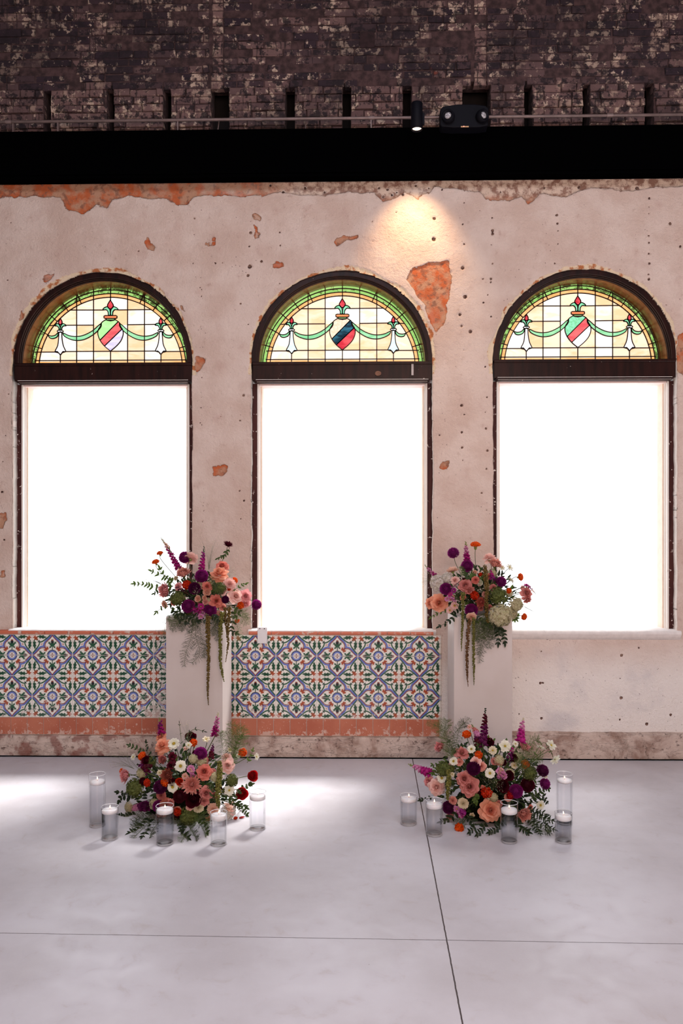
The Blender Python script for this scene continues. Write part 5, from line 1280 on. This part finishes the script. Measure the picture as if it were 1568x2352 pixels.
for pts, w, mt in [([(760, 1000), (820, 1080), (900, 1180)], 190, 'dfern'), ([(740, 1020), (740, 1150), (700, 1260)], 160, 'dfern'), ([(760, 1060), (800, 1200), (760, 1350), (740, 1490)], 150, 'dfern'), ([(790, 1060), (840, 1200), (850, 1330)], 150, 'dfern'), ([(720, 1030), (690, 1120), (720, 1240)], 130, 'fern'), ([(820, 1060), (870, 1120), (880, 1240)], 140, 'dfern'), ([(560, 560), (560, 500), (540, 470)], 60, 'fern'), ([(700, 1060), (760, 1250), (730, 1400)], 120, 'dfern'), ([(780, 960), (800, 1100), (780, 1230)], 180, 'fern')]:
    B.fern(pts, w, mt, 26, dy=-.04)
for pts in ([(560, 960), (620, 1020), (700, 1050)], [(700, 1000), (780, 1040), (860, 1080)], [(800, 1040), (880, 1090), (930, 1060)]): B.branch(pts, 6, 26, 56, 'dark')
B.wisp(1200, 880, 1420, 1020, 110, 22); B.wisp(300, 600, 120, 600, 130, 20); B.wisp(740, 740, 760, 720, 60, 20, dy=-.04)

# ---------------------------------------------------------------- mound on the floor before the left pedestal
cb = PF(280 + 0, 1862)
def floor_arr(label, ox, oy, k, cx, cy, rx, ry, seed):
    Yc = -1.15; px = ox + cx / k; c = P(px, 1860, Yc)
    a = Arr('flower_arrangement', label, 'flower arrangement', ox, oy, k, cx, cy, rx, ry, Yc, .30, (c.x, Yc, .10), (c.x, Yc, 0), seed)
    mb = MB(); rnd = random.Random(seed); prof = [(0, .002), (.19, .002), (.215, .025), (.20, .07), (.13, .12), (0, .14)]
    mb.lathe(prof, 40, (c.x, Yc, 0)); mb.v = [(x + rnd.uniform(-.008, .008), y + rnd.uniform(-.008, .008), max(.001, z + rnd.uniform(-.006, .006))) for x, y, z in mb.v]
    mb.build('moss_base', M_FOAM, a.o, smooth=True)
    return a
Cc = floor_arr('low mound of flowers with two red blooms on the floor before the left pedestal', 180, 1620, 3.409, 830, 650, 480, 400, 3)
Cc.foliage(900, ('dark', 'mid', 'leaf'), .12, .80, -.8, .040, .015)
for a in [('rose_open', 'peach', 655, 310, 150, (-.2, -.6, .8)), ('rose', 'peach', 640, 245, 100, (-.4, -.7, .8)), ('rose_open', 'palepink', 1165, 470, 140, (.1, -.8, .3)), ('rose', 'palepink', 1160, 400, 100, (.1, -.5, 1)), ('rose', 'salmon', 985, 515, 145, (.1, -1, .5)), ('rose', 'dusty', 1000, 690, 130), ('rose', 'dusty', 985, 745, 110),
          ('chrysanthemum', 'pink', 378, 550, 145, (-.7, -.8, .2)), ('chrysanthemum', 'dusty', 662, 425, 100), ('mum_flat', 'mum', 888, 620, 180, (.05, -1, .3)), ('chrysanthemum', 'brown', 700, 545, 140), ('carnation', 'brown', 690, 790, 130), ('rose_bud', 'dusty', 720, 760, 70),
          ('dahlia', 'purple', 955, 380, 120, (.1, -.7, .6)), ('dahlia', 'dpurple', 640, 640, 120), ('dahlia', 'purple', 630, 790, 110), ('ranunculus', 'maroon', 880, 250, 100, (.1, -.6, .6)), ('ranunculus', 'maroon', 530, 432, 80), ('dahlia', 'maroon', 790, 715, 110), ('ranunculus', 'maroon', 900, 735, 150), ('dahlia', 'dpurple', 520, 790, 90), ('ranunculus', 'maroon', 735, 600, 70),
          ('marigold', 'orange', 500, 398, 84, (-.3, -.7, .6)), ('marigold', 'orange', 900, 295, 76), ('marigold', 'redorange', 540, 607, 76, (-.4, -1, .2)), ('marigold', 'orange', 678, 600, 88), ('marigold', 'orange', 1285, 370, 82, (.3, -.9, .3)), ('marigold', 'redorange', 775, 832, 80), ('marigold', 'orange', 336, 512, 50, (-.8, -.2, .4)), ('ranunculus', 'redorange', 790, 597, 66),
          ('ranunculus', 'red', 1362, 552, 98, (.6, -.9, .3)), ('ranunculus', 'red', 1277, 692, 112, (.4, -1, .0)),
          ('anemone', 'white', 748, 302, 100, (-.1, -.7, .7)), ('scabiosa', 'white', 862, 312, 54), ('anemone', 'white', 800, 476, 96), ('anemone', 'white', 738, 640, 88), ('scabiosa', 'white', 430, 405, 56), ('scabiosa', 'cream', 1000, 268, 64, (.1, -.5, 1)), ('scabiosa', 'white', 1393, 402, 58, (.8, -.5, .1)), ('scabiosa', 'white', 1180, 665, 90), ('carnation', 'blush', 1055, 815, 100), ('carnation', 'cream', 940, 800, 90), ('hydrangea', 'hydwhite', 1170, 830, 130), ('scabiosa', 'white', 1250, 395, 40), ('scabiosa', 'cream', 1185, 350, 44), ('carnation', 'palepink', 870, 800, 60),
          ('green_hydrangea', 'hydgreen', 445, 650, 165), ('green_hydrangea', 'hydgreen', 860, 870, 150), ('hydrangea', 'hydcream', 395, 800, 90), ('green_hydrangea', 'hydgreen', 1200, 590, 110), ('marigold', 'redorange', 1230, 885, 40, (0, -.3, 1)), ('rose_bud', 'maroon', 735, 400, 80), ('rose_bud', 'maroon', 720, 470, 80), ('scabiosa', 'lilac', 880, 500, 70), ('hydrangea', 'hydcream', 1070, 560, 90), ('hydrangea', 'hydcream', 900, 420, 80)]:
    Cc.bloom(*a)
Cc.spike(655, 235, 635, 95, 85, ('magenta', 'purple', 'bud')); Cc.spike(1065, 250, 1095, 55, 90, ('magenta', 'lilac', 'wisp')); Cc.spike(560, 500, 455, 460, 80, ('maroon', 'dpurple', 'dark')); Cc.spike(545, 530, 470, 400, 60, ('dpurple', 'lilac', 'bud')); Cc.spike(540, 790, 390, 810, 100, ('dpurple', 'lilac', 'blush')); Cc.spike(1035, 420, 1055, 300, 60, ('maroon', 'dpurple', 'dark')); Cc.spike(740, 480, 730, 350, 90, ('maroon', 'maroon', 'dark')); Cc.spike(1180, 760, 1200, 890, 90, ('blush', 'palepink', 'white')); Cc.spike(900, 560, 870, 480, 60, ('lilac', 'palepink', 'bud'))
Cc.rope([(1102, 445, 36), (1108, 520, 44), (1098, 600, 46), (1092, 700, 44), (1095, 800, 24)], 'amarg', None, -.06)
Cc.branch([(440, 720), (380, 690), (310, 680)], 5, 26, 44, 'dark'); Cc.branch([(420, 720), (350, 710), (320, 750)], 4, 30, 52, 'dark'); Cc.branch([(450, 840), (380, 870), (320, 860)], 6, 24, 44, 'dark'); Cc.branch([(520, 380), (460, 340), (400, 315)], 5, 20, 40, 'mid'); Cc.branch([(600, 440), (540, 350), (530, 290)], 5, 18, 36, 'dark'); Cc.branch([(1200, 720), (1300, 640), (1350, 620)], 6, 26, 44, 'mid'); Cc.branch([(1180, 760), (1260, 800), (1320, 860)], 8, 24, 50, 'mid'); Cc.branch([(1150, 700), (1240, 760), (1310, 800)], 7, 26, 50, 'mid'); Cc.branch([(840, 420), (810, 300), (790, 140)], 5, 8, 30, 'dark'); Cc.branch([(860, 400), (840, 260), (900, 190), (985, 205)], 5, 12, 34, 'dark'); Cc.branch([(1200, 480), (1240, 300), (1280, 240)], 7, 14, 34, 'leaf'); Cc.branch([(1050, 600), (1020, 680), (1060, 740)], 6, 20, 60, 'mid')
Cc.branch([(1320, 450), (1350, 400), (1365, 350)], 3, 16, 30, 'leaf')
for pts, w, mt in [([(1180, 480), (1200, 330), (1150, 200)], 150, 'fern'), ([(1190, 460), (1240, 280), (1240, 150)], 190, 'fern'), ([(1200, 470), (1270, 280), (1300, 180)], 150, 'fern'), ([(1150, 440), (1120, 280), (1110, 210)], 110, 'fern'), ([(1200, 420), (1230, 260), (1190, 130)], 150, 'fern'),
                   ([(600, 880), (520, 950), (430, 1040)], 170, 'dfern'), ([(640, 900), (580, 980), (560, 1040)], 150, 'dfern'), ([(560, 860), (480, 920), (420, 960)], 150, 'dfern'), ([(800, 870), (880, 960), (800, 1070)], 190, 'fern'), ([(860, 860), (960, 940), (1000, 1030)], 200, 'fern'), ([(820, 880), (900, 1000), (930, 1060)], 180, 'dfern'), ([(900, 850), (980, 880), (1020, 960)], 160, 'fern'), ([(760, 880), (800, 980), (860, 1060)], 170, 'dfern'), ([(500, 830), (450, 900), (440, 1000)], 120, 'dfern')]:
    Cc.fern(pts, w, mt, 28, dy=-.02)
Cc.wisp(440, 500, 290, 410, 110, 26); Cc.wisp(860, 300, 860, 190, 90, 26); Cc.wisp(500, 520, 330, 370, 80, 12)

# ---------------------------------------------------------------- mound on the floor before the right pedestal
Dd = floor_arr('low mound of flowers with an open peach rose on the floor before the right pedestal', 890, 1600, 3.409, 800, 680, 520, 430, 4)
Dd.foliage(950, ('dark', 'mid', 'leaf'), .12, .78, -.8, .040, .015)
for a in [('chrysanthemum', 'pink', 412, 397, 120, (-.6, -.6, .5)), ('rose_pointed', 'dusty', 580, 435, 135, (-.1, -.6, .7)), ('rose_open', 'palepink', 380, 710, 160, (-.3, -.9, .1)), ('rose', 'pink', 315, 665, 100, (-.7, -.8, .3)), ('rose', 'dusty', 600, 640, 140, (-.1, -1, .5)), ('rose_open', 'dusty', 640, 705, 180), ('rose_open', 'peach', 805, 890, 200, (0, -1, .3)), ('rose_bud', 'salmon', 808, 885, 80, (0, -1, .3)), ('chrysanthemum', 'mum', 1060, 915, 160, (.3, -1, 0)), ('chrysanthemum', 'pink', 1070, 405, 120, (.2, -.5, .9)), ('chrysanthemum', 'mum', 865, 510, 100), ('rose', 'palepink', 690, 510, 100), ('rose_bud', 'dusty', 490, 940, 70, (0, -.9, -.3)),
          ('dahlia', 'dpurple', 672, 562, 120), ('dahlia', 'dpurple', 478, 868, 115), ('dahlia', 'purple', 1005, 740, 122), ('dahlia', 'dpurple', 1212, 580, 110, (.5, -.4, .8)), ('dahlia', 'purple', 1230, 683, 98, (.6, -.7, .3)), ('ranunculus', 'maroon', 795, 358, 80), ('dahlia', 'maroon', 1095, 690, 125), ('ranunculus', 'maroon', 950, 620, 90), ('ranunculus', 'maroon', 900, 700, 110), ('ranunculus', 'maroon', 990, 480, 70),
          ('marigold', 'orange', 618, 298, 86, (-.2, -.6, .7)), ('marigold', 'orange', 712, 456, 76), ('marigold', 'orange', 1075, 532, 88, (.3, -.8, .5)), ('marigold', 'redorange', 775, 750, 104), ('marigold', 'orange', 560, 1027, 88, (-.2, -1, .2)), ('marigold', 'red', 960, 770, 80),
          ('anemone', 'white', 515, 506, 70), ('anemone', 'white', 655, 412, 68), ('anemone', 'white', 800, 600, 82), ('anemone', 'white', 425, 637, 84), ('scabiosa', 'white', 918, 388, 100, (.1, -.9, .4)), ('scabiosa', 'cream', 822, 422, 72), ('anemone', 'white', 1195, 850, 74, (.4, -1, .1)), ('carnation', 'cream', 590, 838, 90), ('scabiosa', 'white', 1278, 382, 96, (.5, -.5, .6)), ('scabiosa', 'white', 1198, 402, 80, (.3, .3, .8)), ('scabiosa', 'white', 1310, 492, 92, (.4, .1, -.4)), ('scabiosa', 'white', 1225, 612, 68, (.5, -.7, .4)), ('scabiosa', 'white', 1000, 370, 50),
          ('green_hydrangea', 'hydgreen', 440, 570, 130), ('green_hydrangea', 'hydgreen', 1110, 600, 130), ('scabiosa', 'lilac', 880, 585, 70), ('scabiosa', 'lilac', 910, 620, 60), ('scabiosa', 'magenta', 570, 905, 90), ('scabiosa', 'lilac', 540, 880, 60), ('hydrangea', 'hydcream', 870, 500, 90), ('scabiosa', 'palepink', 640, 240, 50), ('carnation', 'blush', 480, 940, 50)]:
    Dd.bloom(*a)
Dd.spike(745, 385, 765, 90, 95, ('dpurple', 'maroon', 'dark')); Dd.spike(1035, 370, 1062, 165, 100, ('magenta', 'lilac', 'wisp')); Dd.spike(340, 605, 165, 530, 95, ('magenta', 'lilac', 'bud')); Dd.spike(720, 330, 660, 220, 80, ('lilac', 'dusty', 'bud')); Dd.spike(885, 650, 890, 540, 80, ('lilac', 'palepink', 'bud'), dy=-.02); Dd.spike(600, 880, 560, 960, 80, ('purple', 'lilac', 'bud'), dy=-.02); Dd.spike(950, 500, 980, 390, 80, ('dpurple', 'magenta', 'bud')); Dd.spike(700, 370, 690, 300, 70, ('maroon', 'dpurple', 'dark')); Dd.spike(250, 570, 330, 620, 60, ('maroon', 'magenta', 'dark'))
Dd.rope([(470, 570, 30), (478, 640, 36), (474, 720, 36), (468, 810, 20)], 'amarg', None, -.06)
for pts in ([(1090, 900), (1180, 930), (1290, 970)], [(1090, 920), (1180, 990), (1300, 1040)], [(1090, 930), (1150, 1010), (1190, 1070)], [(1100, 880), (1200, 900), (1260, 950)], [(1100, 900), (1230, 960), (1250, 1060)]): Dd.branch(pts, 8, 15, 56, 'dark')
Dd.branch([(1120, 800), (1200, 740), (1260, 720)], 6, 22, 50, 'mid'); Dd.branch([(1120, 800), (1210, 780), (1250, 830)], 5, 22, 50, 'dark'); Dd.branch([(470, 560), (400, 560), (360, 600)], 6, 20, 46, 'leaf'); Dd.branch([(470, 500), (420, 520), (350, 540)], 5, 20, 46, 'leaf'); Dd.branch([(720, 780), (680, 790), (690, 830)], 6, 26, 40, 'leaf'); Dd.branch([(1130, 480), (1220, 360), (1280, 440)], 4, 10, 30, 'leaf'); Dd.branch([(350, 790), (290, 800), (255, 810)], 4, 20, 34, 'dark'); Dd.branch([(560, 480), (480, 360), (480, 345)], 3, 14, 30, 'mid')
for pts, w, mt in [([(500, 480), (470, 320), (380, 200)], 170, 'fern'), ([(500, 480), (450, 280), (460, 180)], 160, 'fern'), ([(500, 460), (520, 300), (640, 170)], 130, 'dfern'), ([(480, 440), (420, 260), (310, 200)], 120, 'fern'), ([(520, 440), (560, 260), (600, 200)], 120, 'dfern'), ([(1020, 560), (1060, 460), (1120, 380)], 150, 'fern'), ([(1020, 560), (1120, 470), (1210, 480)], 170, 'fern'), ([(1020, 580), (1100, 570), (1120, 620)], 150, 'dfern'), ([(1080, 430), (1140, 350), (1180, 340)], 120, 'fern'),
                   ([(460, 640), (480, 700), (470, 800)], 100, 'dfern'), ([(600, 960), (540, 1000), (600, 1010)], 120, 'dfern'), ([(1100, 960), (1180, 1040), (1280, 1060)], 120, 'dfern')]:
    Dd.fern(pts, w, mt, 28, dy=-.02)
Dd.wisp(700, 380, 720, 330, 90, 26); Dd.wisp(850, 640, 830, 700, 90, 26, dy=-.04); Dd.wisp(440, 740, 440, 760, 70, 16); Dd.wisp(950, 440, 960, 390, 60, 14)

KF = [('carnation', 'dusty', 55, 85), ('hydrangea', 'hydcream', 70, 100), ('scabiosa', 'cream', 40, 60), ('carnation', 'mum', 55, 85), ('dahlia', 'maroon', 55, 80), ('scabiosa', 'palepink', 40, 60), ('green_hydrangea', 'hydgreen', 60, 90), ('rose_bud', 'salmon', 60, 85)]
A.fill(20, KF, .1, .72); B.fill(20, KF, .1, .72); Cc.fill(30, KF, .1, .78); Dd.fill(30, KF, .1, .78)
for ar, lst in ((Cc, [([(560, 880), (480, 960), (400, 1000)], 7), ([(560, 900), (540, 970), (500, 1030)], 5), ([(960, 880), (990, 940), (1010, 1000)], 5), ([(820, 920), (800, 990), (860, 1040)], 6)]),
                (Dd, [([(620, 930), (680, 1010), (640, 1060)], 6), ([(900, 950), (860, 1030), (800, 1060)], 7), ([(1000, 960), (1040, 1030), (1100, 1060)], 7), ([(540, 900), (480, 960), (420, 980)], 5), ([(760, 980), (740, 1040), (700, 1080)], 5)])):
    for pts, n in lst: ar.branch(pts, n, 24, 60, 'dark', dy=-.03)
# fallen petals
M_PET = C['red']
for i, (px, py, lab) in enumerate([(555, 1880, 'single red petal lying on the floor right of the left flower mound')]):
    c = PF(px, py); mb = MB(); strap(mb, (0, 0, 0), (1, .2, 0), (0, 0, 1), .035, .022, .5, .6, 4, 3); o = mb.build('fallen_petal', M_PET, smooth=True, M=Matrix.Translation((c.x - .015, c.y, .0005))); tag(o, lab, 'petal')
